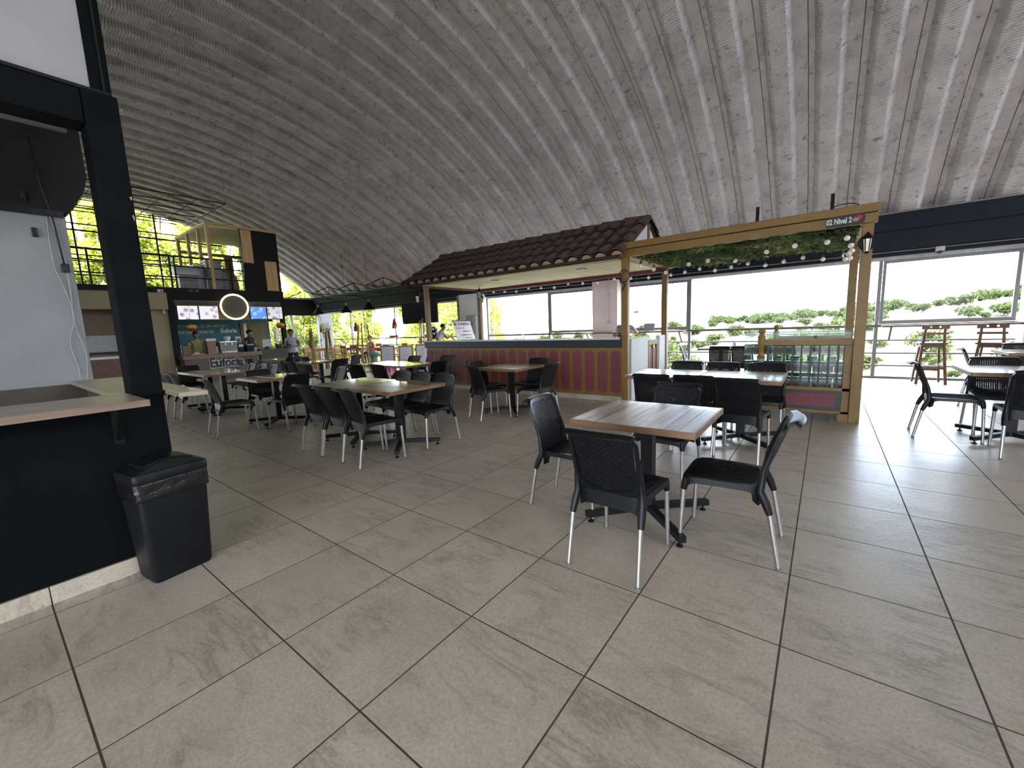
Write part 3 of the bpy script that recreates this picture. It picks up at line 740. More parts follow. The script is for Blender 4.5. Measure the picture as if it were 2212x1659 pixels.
# ================================================================ TABLE
TB = {}
def build_table_meshes():
    h = .40; z1 = .75; npl = 9; fw = .011
    b = MB().box(-h, h, -h, -h+fw, z1-.042, z1).box(-h, h, h-fw, h, z1-.042, z1).box(-h, -h+fw, -h+fw, h-fw, z1-.042, z1).box(h-fw, h, -h+fw, h-fw, z1-.042, z1).box(-h+fw, h-fw, -h+fw, h-fw, z1-.042, z1-.022)
    TB['top'] = b.mesh('tabletop', 'woodedge')
    w = (2*h-2*fw)/npl
    TB['plank'] = [MB().box(-w/2+.0008, w/2-.0008, -h+fw+.0004, h-fw-.0004, z1-.024, z1-.0002-.0006*(k % 3)).mesh('plank', 'wood') for k in range(3)]
    TB['px'] = [-h+fw+w*(k+.5) for k in range(npl)]
    TB['col'] = MB().box(-.04, .04, -.04, .04, .05, .70).mesh('column', 'black')
    TB['plate'] = MB().box(-.16, .16, -.16, .16, .695, .708).mesh('top_plate', 'black')
    TB['arm'] = MB().add([(.03, -.0225, .052), (.46, -.0225, .038), (.46, .0225, .038), (.03, .0225, .052), (.03, -.0225, .098), (.46, -.0225, .078), (.46, .0225, .078), (.03, .0225, .098)],
                         [(0, 3, 2, 1), (4, 5, 6, 7), (0, 1, 5, 4), (1, 2, 6, 5), (2, 3, 7, 6), (3, 0, 4, 7)]).mesh('base_arm', 'black')
    TB['glide'] = MB().lathe([(.006, .04), (.006, .018), (.012, .014), (.022, .006), (.022, 0)], 12, (.425, 0, 0)).mesh('glide', 'black', smooth=40)
build_table_meshes()
def table(x, y, deg, label, group='square wooden tables', planks_x=True):
    t = empty('dining_table', (x, y, 0), R(deg)); tag(t, label, 'table', group)
    tp = place('tabletop', TB['top'], t, bevel=.004)
    for k, px in enumerate(TB['px']): place('plank', TB['plank'][k % 3], tp, (px, 0, 0), bevel=.0)
    place('top_plate', TB['plate'], t); place('column', TB['col'], t)
    for k in range(4):
        a = place('base_arm', TB['arm'], t, rz=R(45+90*k)); place('glide', TB['glide'], a)
    return t
table(.345, 1.49, 0, 'worn wooden table nearest the camera with four chairs')
table(-.22, 3.83, 90, 'left table of the joined pair in front of the pergola')
table(.585, 3.83, 90, 'right table of the joined pair in front of the pergola')
table(2.88, 5.14, 90, 'wooden table cut by the right edge of the photo')
table(3.75, 7.85, 90, 'table by the bar stools at the right edge')
table(-2.76, 3.98, 0, 'table in front of the red arched kiosk panels')
table(-3.53, 1.68, 90, 'left table of the pair in the middle of the hall')
table(-2.71, 1.70, 90, 'right table of the pair in the middle of the hall')
table(-5.68, 1.58, 90, 'single table behind the middle pair')
table(-7.72, 1.52, 90, 'right table of the pair beside the dark stall post')
table(-8.54, 1.54, 90, 'left table of the pair beside the dark stall post')
table(-8.4, 3.78, 90, 'table in front of the standing man')
table(-5.95, 3.83, 90, 'left table of the pair left of the kiosk counter')
table(-5.13, 3.83, 90, 'right table of the pair left of the kiosk counter')
table(-10.95, 4.02, 90, 'far table near the olive side counter')
table(-.55, 8.85, 90, 'table by the railing behind the pergola')

CHAIRS = [
 (.38, .93, 0, 'black woven chair in front of the nearest table, its back to the camera'),
 (.86, 1.42, 92, 'black woven chair at the right side of the nearest table'),
 (-.19, 1.41, -87, 'black woven chair at the left side of the nearest table'),
 (.26, 2.18, 178, 'black woven chair tucked in at the far side of the nearest table'),
 (-.18, 3.36, 3, 'black woven chair at the left of the near side of the pergola table pair'),
 (.25, 3.40, 0, 'black woven chair in the middle of the near side of the pergola table pair'),
 (.67, 3.30, -4, 'black woven chair at the right of the near side of the pergola table pair'),
 (-.18, 4.26, 180, 'black woven chair at the left of the far side of the pergola table pair'),
 (.27, 4.22, 180, 'black woven chair in the middle of the far side of the pergola table pair'),
 (.75, 4.22, 180, 'black woven chair at the right of the far side of the pergola table pair'),
 (2.42, 5.08, -92, 'black woven chair facing right at the table cut by the right photo edge'),
 (2.86, 4.56, -4, 'black woven chair at the right edge, its back to the camera'),
 (2.84, 5.44, 180, 'black woven chair behind the table at the right photo edge'),
 (3.2, 7.4, -100, 'black woven chair left of the table by the bar stools'),
 (3.75, 7.25, 0, 'black woven chair on the near side of the table by the bar stools'),
 (3.72, 8.25, 180, 'black woven chair on the far side of the table by the bar stools'),
 (-2.80, 3.50, -22, 'black woven chair at the near left of the table before the red panels'),
 (-3.20, 3.92, -92, 'black woven chair at the far left of the table before the red panels'),
 (-2.22, 3.90, 92, 'black woven chair at the near right of the table before the red panels'),
 (-2.66, 4.36, 178, 'black woven chair at the far right of the table before the red panels'),
 (-3.42, 1.25, 2, 'black woven chair at the left of the near side of the middle table pair'),
 (-2.98, 1.26, 0, 'black woven chair in the middle of the near side of the middle table pair'),
 (-2.56, 1.25, -8, 'black woven chair at the right of the near side of the middle table pair'),
 (-3.42, 2.06, 180, 'black woven chair at the left of the far side of the middle table pair'),
 (-2.98, 2.02, 180, 'black woven chair in the middle of the far side of the middle table pair'),
 (-2.54, 2.02, 178, 'black woven chair at the right of the far side of the middle table pair'),
 (-5.60, .94, -3, 'black woven chair seen sideways in front of the single table'),
 (-5.12, 1.52, 95, 'black woven chair at the right of the single table'),
 (-6.10, 1.62, -90, 'black woven chair at the left of the single table'),
 (-5.30, 2.22, 170, 'black woven chair at the far side of the single table'),
 (-7.60, 1.02, 0, 'black woven chair right on the near side of the pair by the dark post'),
 (-8.12, 1.04, 3, 'black woven chair mid near side of the pair by the dark post'),
 (-8.62, 1.06, 0, 'black woven chair left on the near side of the pair by the dark post'),
 (-7.42, 2.04, 180, 'black woven chair right on the far side of the pair by the dark post'),
 (-7.95, 2.06, 180, 'black woven chair mid far side of the pair by the dark post'),
 (-8.5, 2.06, 178, 'black woven chair left on the far side of the pair by the dark post'),
 (-9.35, 1.5, -90, 'black woven chair at the left end of the pair by the dark post'),
 (-7.55, 3.62, 95, 'black woven chair at the right of the table before the standing man'),
 (-8.10, 3.22, 5, 'black woven chair at the near side of the table before the standing man'),
 (-8.35, 4.45, 180, 'black woven chair at the far side of the table before the standing man'),
 (-8.95, 3.75, -90, 'black woven chair at the left of the table before the standing man'),
 (-5.50, 3.15, 8, 'black woven chair at the left of the near side of the pair beside the kiosk'),
 (-4.92, 3.25, 0, 'black woven chair at the right of the near side of the pair beside the kiosk'),
 (-4.55, 3.80, 92, 'black woven chair at the right end of the pair beside the kiosk'),
 (-5.22, 4.62, 175, 'black woven chair right in front of the left kiosk panels'),
 (-6.0, 4.40, 180, 'black woven chair at the far side of the pair beside the kiosk'),
 (-10.25, 3.85, 95, 'black woven chair at the right of the far table near the olive counter'),
 (-10.9, 3.45, 0, 'black woven chair at the near side of the far table near the olive counter'),
 (-9.2, 3.0, -40, 'black woven chair standing alone between the far tables'),
 (-6.9, 5.6, 120, 'black woven chair left of the kiosk below the easels'),
 (-.42, 8.2, 3, 'black woven chair against the light left of the display case'),
 (.02, 8.3, -10, 'black woven chair half hidden by the display case'),
 (.18, 8.95, 85, 'black woven chair in profile beside the display case'),
]
for x, y, d, la in CHAIRS: chair(x, y, d, la)
gc = chair(-1.08, 8.75, -85, 'grey looking woven chair in profile by the railing behind the pergola')
# two joined tabletop wares on the table behind the pergola
pl = empty('plate', (-.3, 8.9, .752)); tag(pl, 'white plate on the table behind the pergola', 'plate')
MB().lathe([(.05, 0), (.07, .004), (.11, .018), (.112, .02), (.07, .008), (.01, .006)], 20).build('dish', 'paper', pl, smooth=True)
cp = empty('cup', (-.28, 8.85, .775)); tag(cp, 'clear cup on the plate behind the pergola', 'cup')
MB().lathe([(.03, 0), (.042, .09), (.038, .09), (.027, .005)], 16).build('cup_body', 'paper', cp, smooth=True)
# ================================================================ TILED KIOSK
KX0, KX1, KY0, KY1 = -6.5, -1.40, 5.50, 7.50
k = empty('food_kiosk', (0, 0, 0)); tag(k, 'yellow and red kiosk counter under a clay tiled roof', 'kiosk')
MB().box(KX0, KX1-.06, KY0, KY0+.10, .09, .96).build('front_board', 'yellow', k)
bs = MB().box(KX0+.01, KX1-.07, KY0+.01, KY0+.09, 0, .09).build('plinth', 'tile', k)
def pill(w, z0, z1, n=9):
    r_ = w/2; h_ = r_*.62
    return [(-r_+0*i, z1-h_) for i in (0,)]+[(r_*math.cos(PI-PI*i/n), z1-h_+h_*math.sin(PI*i/n)) for i in range(1, n)]+[(r_, z1-h_), (r_, z0+h_)]+[(r_*math.cos(-PI*i/n), z0+h_-h_*math.sin(PI*i/n)) for i in range(1, n)]+[(-r_, z0+h_)]
pm_ = MB().prism(pill(.178, .15, .90), 'y', -.006, .01).mesh('arch_panel', 'red')
rimm = MB()
P0, P1 = pill(.200, .14, .912), pill(.178, .15, .90)
n_ = len(P0)
rimm.add([(u, -.010, v) for u, v in P0]+[(u, -.010, v) for u, v in P1]+[(u, .01, v) for u, v in P0]+[(u, .01, v) for u, v in P1],
         [(i, (i+1) % n_, n_+(i+1) % n_, n_+i) for i in range(n_)]+[(n_+i, n_+(i+1) % n_, 3*n_+(i+1) % n_, 3*n_+i) for i in range(n_)]+[(i, 2*n_+i, 2*n_+(i+1) % n_, (i+1) % n_) for i in range(n_)])
rm_ = rimm.mesh('arch_rim', 'yellow')
for i in range(20):
    a = place('arch_panel', pm_, k, (-6.40+.2525*i, KY0, 0)); place('arch_rim', rm_, a)
MB().box(KX0-.03, KX1+.02, KY0-.04, KY0+.42, .955, 1.095).build('counter_edge', 'blue', k, bevel=.008)
MB().box(KX0-.02, KX1-.04, KY0-.03, KY0+.43, 1.095, 1.112).build('counter_top', 'palewall', k)
MB().box(KX0, KX0+.06, KY0+.1, KY1, .0, 1.05).build('side_board', 'yellow', k)
MB().box(KX0+.1, KX1-.3, KY1-.35, KY1, 0, .98).build('back_counter', 'palewall', k); MB().box(KX0+.06, KX1-.25, KY1-.40, KY1+.02, .98, 1.02).build('back_counter_top', 'grey', k)
for px, py in ((KX0+.06, KY0+.05), (KX0+.06, KY1-.03)): MB().box(px-.05, px+.05, py-.05, py+.05, 0 if py > 6 else 1.1, 2.42).build('post', 'yellow', k, bevel=.006)
MB().box(KX0, KX1, KY0+.0, KY0+.09, 2.435, 2.50).build('front_fascia', 'yellow', k); MB().box(KX0, KX1, KY0-.012, KY0, 2.43, 2.45).build('fascia_trim', 'cream', k)
MB().box(KX0, KX1, KY1-.1, KY1-.02, 2.36, 2.46).build('back_fascia', 'red', k); MB().box(KX0, KX0+.08, KY0, KY1, 2.40, 2.48).build('side_fascia', 'red', k)
for i in range(7): MB().box(KX0+.09+.70*i, KX0+.09+.70*i+.682, KY0+.09, KY1-.11, 2.435, 2.45).build('ceiling_board', 'cream', k)
MB().box(KX0+.08, KX1, KY0+.09, KY1-.11, 2.452, 2.46).build('ceiling_backing', 'brown', k)
for i, px in enumerate((-4.69, -2.52)):
    l_ = MB().lathe([(.10, 0), (.10, .02), (.075, .012), (.07, .012)], 20, (px, 6.05, 2.42)).build('downlight', 'frame', k, smooth=40)
    MB().lathe([(.068, 0), (.068, .01)], 16, (px, 6.05, 2.428)).build('lens', 'paper', l_)
# roof
rf = MB().add([(KX0-.3, 5.16, 2.44), (KX1+.02, 5.16, 2.44), (KX1+.02, 6.5, 3.19), (KX0-.3, 6.5, 3.19), (KX1+.02, 7.84, 2.44), (KX0-.3, 7.84, 2.44)], [(0, 1, 2, 3), (3, 2, 4, 5)]).build('roof', 'rooftile', k)
sl = rf.modifiers.new('thick', 'SOLIDIFY'); sl.thickness = .025; sl.offset = 0
ang = math.atan2(.75, 1.34); LT = .46
def barrel():
    b = MB(); n = 7
    for (yy, rr, zz) in ((0, .118, .012), (LT, .094, 0.0)):
        for (q, th) in ((rr, 0), (rr-.014, 1)):
            for i in range(n):
                a = PI*i/(n-1); b.v.append((q*math.cos(a), yy, zz+q*math.sin(a)*.82))
    A_, B_, C_, D_ = 0, n, 2*n, 3*n
    for i in range(n-1):
        b.f += [(A_+i, A_+i+1, C_+i+1, C_+i), (B_+i, D_+i, D_+i+1, B_+i+1), (A_+i, B_+i, B_+i+1, A_+i+1), (C_+i, C_+i+1, D_+i+1, D_+i)]; b.m += [0]*4
    return b.mesh('roof_tile', 'rooftile', smooth=50)
BTM = barrel()
PLG = MB().prism([(.085*math.cos(PI*i/8), .085*math.sin(PI*i/8)*.72) for i in range(9)], 'y', .012, .03).mesh('mortar_plug', 'tileend')
ncol = 21; NR = 4
for side in (0, 1):
    for c in range(ncol):
        px = KX0-.17+.262*c
        for r_ in range(NR):
            s_ = -.05+r_*.385
            yy = 5.16+s_*math.cos(ang); zz = 2.475+s_*math.sin(ang)+.006*(r_ % 2)
            if side: yy = 13.0-yy
            j = rnd.uniform(-.012, .012)
            o = place('roof_tile', BTM, rf, (px+j, yy, zz)); o.rotation_euler = (ang, rnd.uniform(-.03, .03), PI*side) if not side else (ang, 0, PI)
            if r_ == 0 and not (side == 0 and c in (0,)):
                q = place('mortar_plug', PLG, rf, (px+j, yy, zz)); q.rotation_euler = o.rotation_euler
for c in range(12):
    o = place('ridge_tile', BTM, rf, (KX0-.32+.455*c, 6.5, 3.225)); o.rotation_euler = (0, 0, -PI/2)
# gable at the pergola end
MB().prism([(5.44, 2.50), (7.56, 2.50), (6.5, 3.15)], "x", KX1-.03, KX1).build('gable_board', 'palewall', k)
MB().box(KX1-.005, KX1+.03, 6.47, 6.53, 2.5, 3.15).build("king_post", 'yellow', k)
MB().box(KX0, KX0+.03, 5.44, 7.56, 2.48, 2.52).build('gable_tie', 'yellow', k)
# low wall and swing door at the right end
MB().box(KX1-.03, KX1+.05, 5.58, 6.42, 0, 1.10).build('end_panel', 'palewall', k, bevel=.01); MB().box(KX1-.03, KX1+.05, 7.08, 7.66, 0, 1.10).build('end_panel', 'palewall', k, bevel=.01)
dr = MB().box(KX1-.01, KX1+.03, 6.50, 7.04, .94, 1.03).box(KX1-.01, KX1+.03, 6.50, 6.56, .1, .94).box(KX1-.01, KX1+.03, 6.985, 7.04, .1, .94).box(KX1-.01, KX1+.03, 6.50, 7.04, .1, .18).box(KX1-.01, KX1+.03, 6.76, 6.79, .18, .94).build('swing_door', 'yellow', k)
for ya, yb in ((6.565, 6.755), (6.795, 6.98)): MB().box(KX1, KX1+.015, ya, yb, .18, .86).build('door_panel', 'red', dr)
# tap on the back counter
tp = empty('tap', (-4.85, 7.3, 1.02)); tag(tp, 'small chrome tap on the kiosk back counter', 'tap')
MB().path([(0, 0, 0), (0, 0, .12), (0, -.03, .155), (0, -.08, .15)], .01, 8).build('spout', 'chrome', tp, smooth=True); MB().lathe([(.025, 0), (.025, .012), (.012, .02)], 12).build('base', 'chrome', tp)

def string_lights(label, pts, drop=.05, bulb=.034):
    s_ = empty('string_lights', pts[0]); tag(s_, label, 'string lights', 'strings of round bulbs'); o0 = Vector(pts[0])
    cab = []
    for i in range(len(pts)-1):
        a, b_ = Vector(pts[i])-o0, Vector(pts[i+1])-o0
        for q in range(4): t_ = q/4; cab.append(a.lerp(b_, t_)+Vector((0, 0, -.03*math.sin(PI*t_))))
    cab.append(Vector(pts[-1])-o0)
    MB().path(cab, .004, 5).build('cable', 'cable', s_)
    sk = MB().lathe([(.016, 0), (.018, -.045), (.014, -.05)], 10).mesh('socket', 'bulbbase', smooth=40)
    bb = MB().sphere((0, 0, -.05-bulb*.9), bulb, 12, 8).mesh('bulb', 'bulb', smooth=True)
    for p in pts:
        h_ = place('socket', sk, s_, Vector(p)-o0); place('bulb', bb, h_)
    return s_
string_lights('string of round bulbs along the back eave of the kiosk', [(-6.35+.385*i, 7.52, 2.40+.05*((i*5) % 3-1)*.5) for i in range(13)])
string_lights('string of round bulbs along the far side of the pergola', [(-1.25+.272*i, 7.42, 2.40+.03*((i*7) % 3-1)) for i in range(11)])
string_lights('string of round bulbs crossing the pergola vines', [(-1.2, 5.6, 2.38), (-1.15, 6.1, 2.36), (-1.1, 6.6, 2.34), (-.6, 6.2, 2.39), (-.25, 5.95, 2.38), (.1, 6.2, 2.36), (.55, 5.9, 2.40), (.9, 5.7, 2.41), (1.25, 5.75, 2.41), (1.45, 5.6, 2.41)])
string_lights('short string of bulbs at the right end of the pergola', [(1.5, 5.75, 2.33), (1.52, 6.05, 2.30), (1.50, 6.4, 2.30), (1.53, 6.8, 2.28), (1.48, 7.1, 2.30)])

# ================================================================ PERGOLA
p = empty('pergola', (0, 0, 0)); tag(p, 'mustard yellow pergola frame roofed with vines and bulbs', 'pergola')
for (px, py) in ((-1.385, 5.40), (1.635, 5.40), (-1.385, 7.50), (1.60, 7.50)):
    MB().box(px-.055, px+.055, py-.05, py+.05, 0, 2.44).build('post', 'yellow', p, bevel=.006)
MB().box(1.47, 1.60, 5.38, 5.46, 0, .10).build('foot_block', 'yellow', p)
MB().box(-1.43, 1.72, 5.335, 5.42, 2.44, 2.552).build('front_beam', 'yellow', p, bevel=.005)
MB().box(-1.43, 1.74, 5.31, 5.42, 2.558, 2.655).build('front_cap', 'yellow', p, bevel=.005)
MB().box(-1.40, 1.66, 7.44, 7.54, 2.44, 2.54).build('back_beam', 'yellow', p, bevel=.005)
for px in (-1.385, 1.61): MB().box(px-.045, px+.045, 5.42, 7.44, 2.45, 2.55).build('side_beam', 'yellow', p, bevel=.005)
MB().prism([(5.34, 2.40), (5.34, 2.62), (5.22, 2.52)], 'x', -1.47, -1.41).build('beam_end', 'yellow', p)
for i in range(9): MB().tube((-1.34, 5.6+.21*i, 2.475), (1.57, 5.6+.21*i, 2.475), .008, n=6).build('lattice_rod', 'blackmet', p)
for i in range(11): MB().tube((-1.2+.26*i, 5.42, 2.49), (-1.2+.26*i, 7.44, 2.49), .008, n=6).build('lattice_rod', 'blackmet', p)
def vine_mat():
    r = random.Random(3); vs_, fs = [], []
    for _ in range(7500):
        x, y = r.uniform(-1.15, 1.54), r.uniform(5.44, 7.44)
        edge = .5+.5*math.sin(x*3.1+y*2)
        if x < -.75 and r.random() < .35: continue
        z = 2.455+r.uniform(-.03, .03)-(.07*r.random()**3)*edge
        a = r.uniform(0, 2*PI); L = r.uniform(.04, .085); W = L*.45
        d = Vector((math.cos(a), math.sin(a), r.uniform(-.7, .25))).normalized(); w = d.cross(Vector((r.uniform(-.4, .4), r.uniform(-.4, .4), 1))).normalized()
        c = Vector((x, y, z)); o = len(vs_); q = Vector((0, 0, -.25*W))
        vs_ += [tuple(c), tuple(c+d*L*.45+w*W), tuple(c+d*L+q), tuple(c+d*L*.45-w*W), tuple(c+d*L*.5+q)]
        fs += [(o, o+1, o+4), (o+1, o+2, o+4), (o+2, o+3, o+4), (o+3, o, o+4)]
    me = bpy.data.meshes.new('vine_leaves'); me.from_pydata(vs_, [], fs); me.materials.append(M['vine']); return me
vm = place('vine_leaves', vine_mat(), p); vm['kind'] = 'stuff'
for px, la in ((.48, 'left'), (1.28, 'right')):
    MB().box(px-.02, px+.02, 5.36, 5.375, 2.655, 2.85).build('hanger_bar', 'blackmet', p)
MB().path([(1.40+.14*math.cos(a), 5.37, 2.655+.05*math.sin(a)) for a in [PI*i/8 for i in range(9)]], .006, 6).build('cable_loop', 'cable', p)
# sign on the beam
sg = empty('stall_sign', (1.41, 5.332, 2.497)); tag(sg, 'black sign reading 02 Nivel 2 on the pergola beam', 'sign')
MB().prism([(-.18, -.045), (-.165, -.06), (.165, -.06), (.19, -.02), (.19, .03), (.165, .06), (-.165, .06), (-.18, .045)], 'y', -.012, 0).build('board', 'ink', sg)
text('lettering', '02 Nivel 2', .088, 'palewall', sg, (-.055, -.014, 0), FY, .001, sx=.66, bold=.0035)
MB().sphere((.105, -.013, .0), .033, 10, 6, (1.1, .2, .8)).build('emblem', 'card', sg, smooth=True); MB().sphere((.135, -.014, .022), .03, 10, 6, (1.1, .2, .8)).build('emblem', 'inkred', sg, smooth=True)
# round lantern bracket on the right post
def lantern(name, loc, label, ringed=False, sc=1.0, hang=True):
    l_ = empty(name, loc); l_.scale = (sc, sc, sc); tag(l_, label, 'lantern', 'lanterns on the kiosk and pergola')
    b = MB()
    for i in range(6):
        a = 2*PI*i/6; b.tube((.045*math.cos(a), .045*math.sin(a), -.02), (.032*math.cos(a), .032*math.sin(a), -.16), .005, n=5)
    b.build('cage', 'blackmet', l_)
    MB().lathe([(.028, -.165), (.041, -.022)], 6).build('glass', 'lantern', l_)
    MB().lathe([(.062, -.02), (.05, 0), (.015, .045), (.006, .06)], 6).build('cap', 'blackmet', l_); MB().lathe([(.006, -.19), (.032, -.165)], 6).build('finial', 'blackmet', l_)
    if hang: MB().path([(0, 0, .05), (0, 0, .12), (0, .05, .14), (0, .10, .10)], .006, 6).build('hook', 'blackmet', l_)
    if ringed:
        MB().lathe([(.092, 0), (.092, .012), (.085, .014)], 22, (0, .03, -.06), 'y').build('back_disc', 'blackmet', l_)
    return l_
lantern('lantern', (1.635, 5.30, 2.27), 'round black lantern on the right front pergola post', True, hang=False)
lantern('lantern', (-6.55, 5.36, 2.22), 'black lantern on the left front kiosk post')
lantern('lantern', (-5.62, 6.55, 2.30), 'glass lantern hanging inside the left end of the kiosk', sc=1.15)
lantern('lantern', (-6.28, 7.40, 2.22), 'small lantern on the left back kiosk post', sc=.8)
cb = MB(); cb.path([(-1.385+.085*math.cos(a), 5.335, 2.14+.10*math.sin(a)) for a in [2*PI*i/16 for i in range(17)]], .007, 6); cb.path([(-1.40, 5.33, 2.04), (-1.37, 5.325, 1.98), (-1.42, 5.33, 1.9)], .012, 6); cb.path([(-1.35+.07*math.cos(a), 5.33, 2.1+.11*math.sin(a)) for a in [2*PI*i/14 for i in range(11)]], .006, 6)
tag(cb.build('cable_coil', 'cable', smooth=True), 'coil of black cable on the post between kiosk and pergola', 'cable')
kb = MB(); kb.path([(-1.44+.02*math.sin(i*1.9), 5.335, 1.16-.016*i) for i in range(14)], .012, 6)
tag(kb.build('cable_tie', 'cable', smooth=True), 'bundle of black cable at the counter end of the kiosk post', 'cable')
# railing with bars
rl = empty('baluster_railing', (0, 5.45, 0)); tag(rl, 'yellow railing with blue bars in front of the display case', 'railing')
def newel(par, px): 
    MB().lathe([(.034, 0), (.034, .70), (.042, .72), (.034, .74), (.034, .80), (.048, .84), (.048, .99), (.028, 1.02), (.026, 1.05)], 14, (px, 0, .12)).build('newel', 'yellow', par, smooth=40)
    MB().sphere((px, 0, 1.185), .047, 14, 8).build('ball', 'yellow', par, smooth=True)
    MB().lathe([(.0355, 0), (.0355, .05)], 14, (px, 0, .75)).build('band', 'grey', par)
newel(rl, .585)
MB().box(.60, 1.60, -.035, .035, .985, 1.065).build('hand_rail', 'yellow', rl, bevel=.008)
MB().box(.60, 1.60, -.03, .03, .385, .435).build('mid_rail', 'yellow', rl, bevel=.006)
for i in range(10): MB().box(.665+.097*i-.011, .665+.097*i+.011, -.012, .012, .43, .99).build('baluster', 'blue', rl)
MB().box(.52, 1.56, -.018, .018, .13, .385).build('lower_board', 'blue', rl)
MB().box(.66, 1.44, -.026, -.016, .175, .345).build('red_panel', 'red', rl)
MB().box(.52, 1.60, -.03, .03, .085, .13).build('bottom_rail', 'yellow', rl, bevel=.006)
MB().box(1.50, 1.58, -.03, .03, 0, 1.0).build('end_stile', 'yellow', rl, bevel=.004)
for px in (.56, 1.42): MB().lathe([(.03, 0), (.03, .03), (.012, .04), (.012, .09)], 10, (px, 0, 0)).build('caster', 'foot', rl)
r2 = empty('baluster_railing', (0, 7.38, 0)); tag(r2, 'yellow railing behind the display cases, only its ball finial showing', 'railing'); newel(r2, .6)
MB().box(.62, 1.56, -.03, .03, .97, 1.04).build('hand_rail', 'yellow', r2); MB().box(.62, 1.56, -.02, .02, .1, .4).build('lower_board', 'blue', r2)
for i in range(9): MB().box(.68+.1*i-.011, .68+.1*i+.011, -.012, .012, .4, .97).build('baluster', 'blue', r2)
# display cases with tubs
def vitrine(y0, y1, label):
    v = empty('display_case', (.95, (y0+y1)/2, 0)); tag(v, label, 'display case', 'glass display cases under the pergola'); d = (y1-y0)/2
    MB().box(-.60, .60, -d+.02, d-.02, .06, .36).build('base', 'blue', v)
    for z in (.38, .60, .84): MB().box(-.605, .605, -d+.015, d-.015, z-.005, z+.003).build('shelf', 'glassgreen', v)
    MB().box(-.63, .63, -d-.01, d+.01, 1.128, 1.14).build('top_pane', 'glassgreen', v); MB().box(-.63, .63, -d-.012, -d-.004, 1.126, 1.142).build('top_edge', 'tubglass', v)
    MB().box(-.61, .61, -d, -d+.006, .36, 1.128).build('front_pane', 'glassgreen', v); MB().box(-.61, -.604, -d, d, .36, 1.128).build('side_pane', 'glassgreen', v); MB().box(.604, .61, -d, d, .36, 1.128).build('side_pane', 'glassgreen', v)
    for sx in (-.605, .605):
        for sy in (-d+.01, d-.01): MB().box(sx-.01, sx+.01, sy-.01, sy+.01, 0, .38).build('leg', 'frame', v)
    return v
vitrine(5.56, 6.12, 'glass display case full of labelled tubs behind the railing'); vitrine(6.42, 6.98, 'second glass display case behind the first one')
TBM = [MB().box(-.052, .052, -.05, .05, 0, .125).mesh('tub_body', 'tubglass'), MB().box(-.0535, .0535, -.0515, .0515, .02, .10).mesh('label_band', 'tublabel'), MB().box(-.055, .055, -.053, .053, .125, .15).mesh('lid', 'tublid')]
tt = text('label_text', 'Fibers', .034, 'ink', None, (0, 0, 0), FY, .0005); TXM = tt.data; bpy.data.objects.remove(tt)
rowl = {.384: 'bottom', .604: 'middle', .844: 'top'}
orl = ['first', 'second', 'third', 'fourth', 'fifth', 'sixth', 'seventh', 'eighth', 'ninth', 'tenth']
for z in (.384, .604, .844):
    for i in range(10):
        t = empty('food_tub', (.41+.117*i+rnd.uniform(-.004, .004), 5.66, z+.0005), rnd.uniform(-.05, .05)); tag(t, 'labelled tub on the %s shelf of the front display case, %s from the left' % (rowl[z], orl[i]), 'tub', 'labelled tubs in the display case')
        place('tub_body', TBM[0], t, bevel=.006); l_ = place('label_band', TBM[1], t); place('label_text', TXM, l_, (0, -.0525, .06), rot=FY); place('lid', TBM[2], t, bevel=.005)
for z in (.604, .844):
    for i in range(5):
        t = empty('food_tub', (.47+.23*i, 6.55, z+.0005)); tag(t, 'tub in the rear display case, %s shelf, %s from the left' % (rowl[z], orl[i]), 'tub', 'tubs in the rear display case')
        place('tub_body', TBM[0], t); place('lid', TBM[2], t)
# for-rent board standing in the kiosk
fs_ = empty('rent_sign', (-6.85, 7.33, 1.03)); fs_.rotation_euler = (R(-20), 0, R(90)); tag(fs_, 'white board reading SE ARRIENDA leaning at the back of the kiosk', 'sign')
MB().box(-.36, .36, 0, .012, .04, .62).build('board', 'paper', fs_); MB().box(-.37, .37, -.006, .014, .60, .63).build('frame_rail', 'frame', fs_); MB().box(-.37, .37, -.006, .014, .03, .05).build('frame_rail', 'frame', fs_)
text('heading', 'SE ARRIENDA', .115, 'inkred', fs_, (.07, -.002, .52), FY, .001, sx=.68, bold=.002)
text('line', 'LOCAL 01 - 02', .065, 'inkred', fs_, (-.12, -.002, .40), FY, .001, sx=.8); text('line', 'BURBUJAS 01 - 02', .06, 'inkred', fs_, (.12, -.002, .30), FY, .001, sx=.72)
text('line', 'TEL. 310 436 8964 informes', .055, 'ink', fs_, (.04, -.002, .19), FY, .001, sx=.72); text('line', '314 467 9991 Cel.', .055, 'ink', fs_, (.10, -.002, .10), FY, .001, sx=.72)
MB().lathe([(.05, 0), (.05, .003), (.042, .003), (.042, 0)], 18, (-.28, -.003, .52), 'y').build('emblem', 'grey', fs_)
for sx in (-.2, .2): MB().beam((sx, .03, .3), (sx, .03+.37, -.96), .03, .02).build('leg', 'brown', fs_)
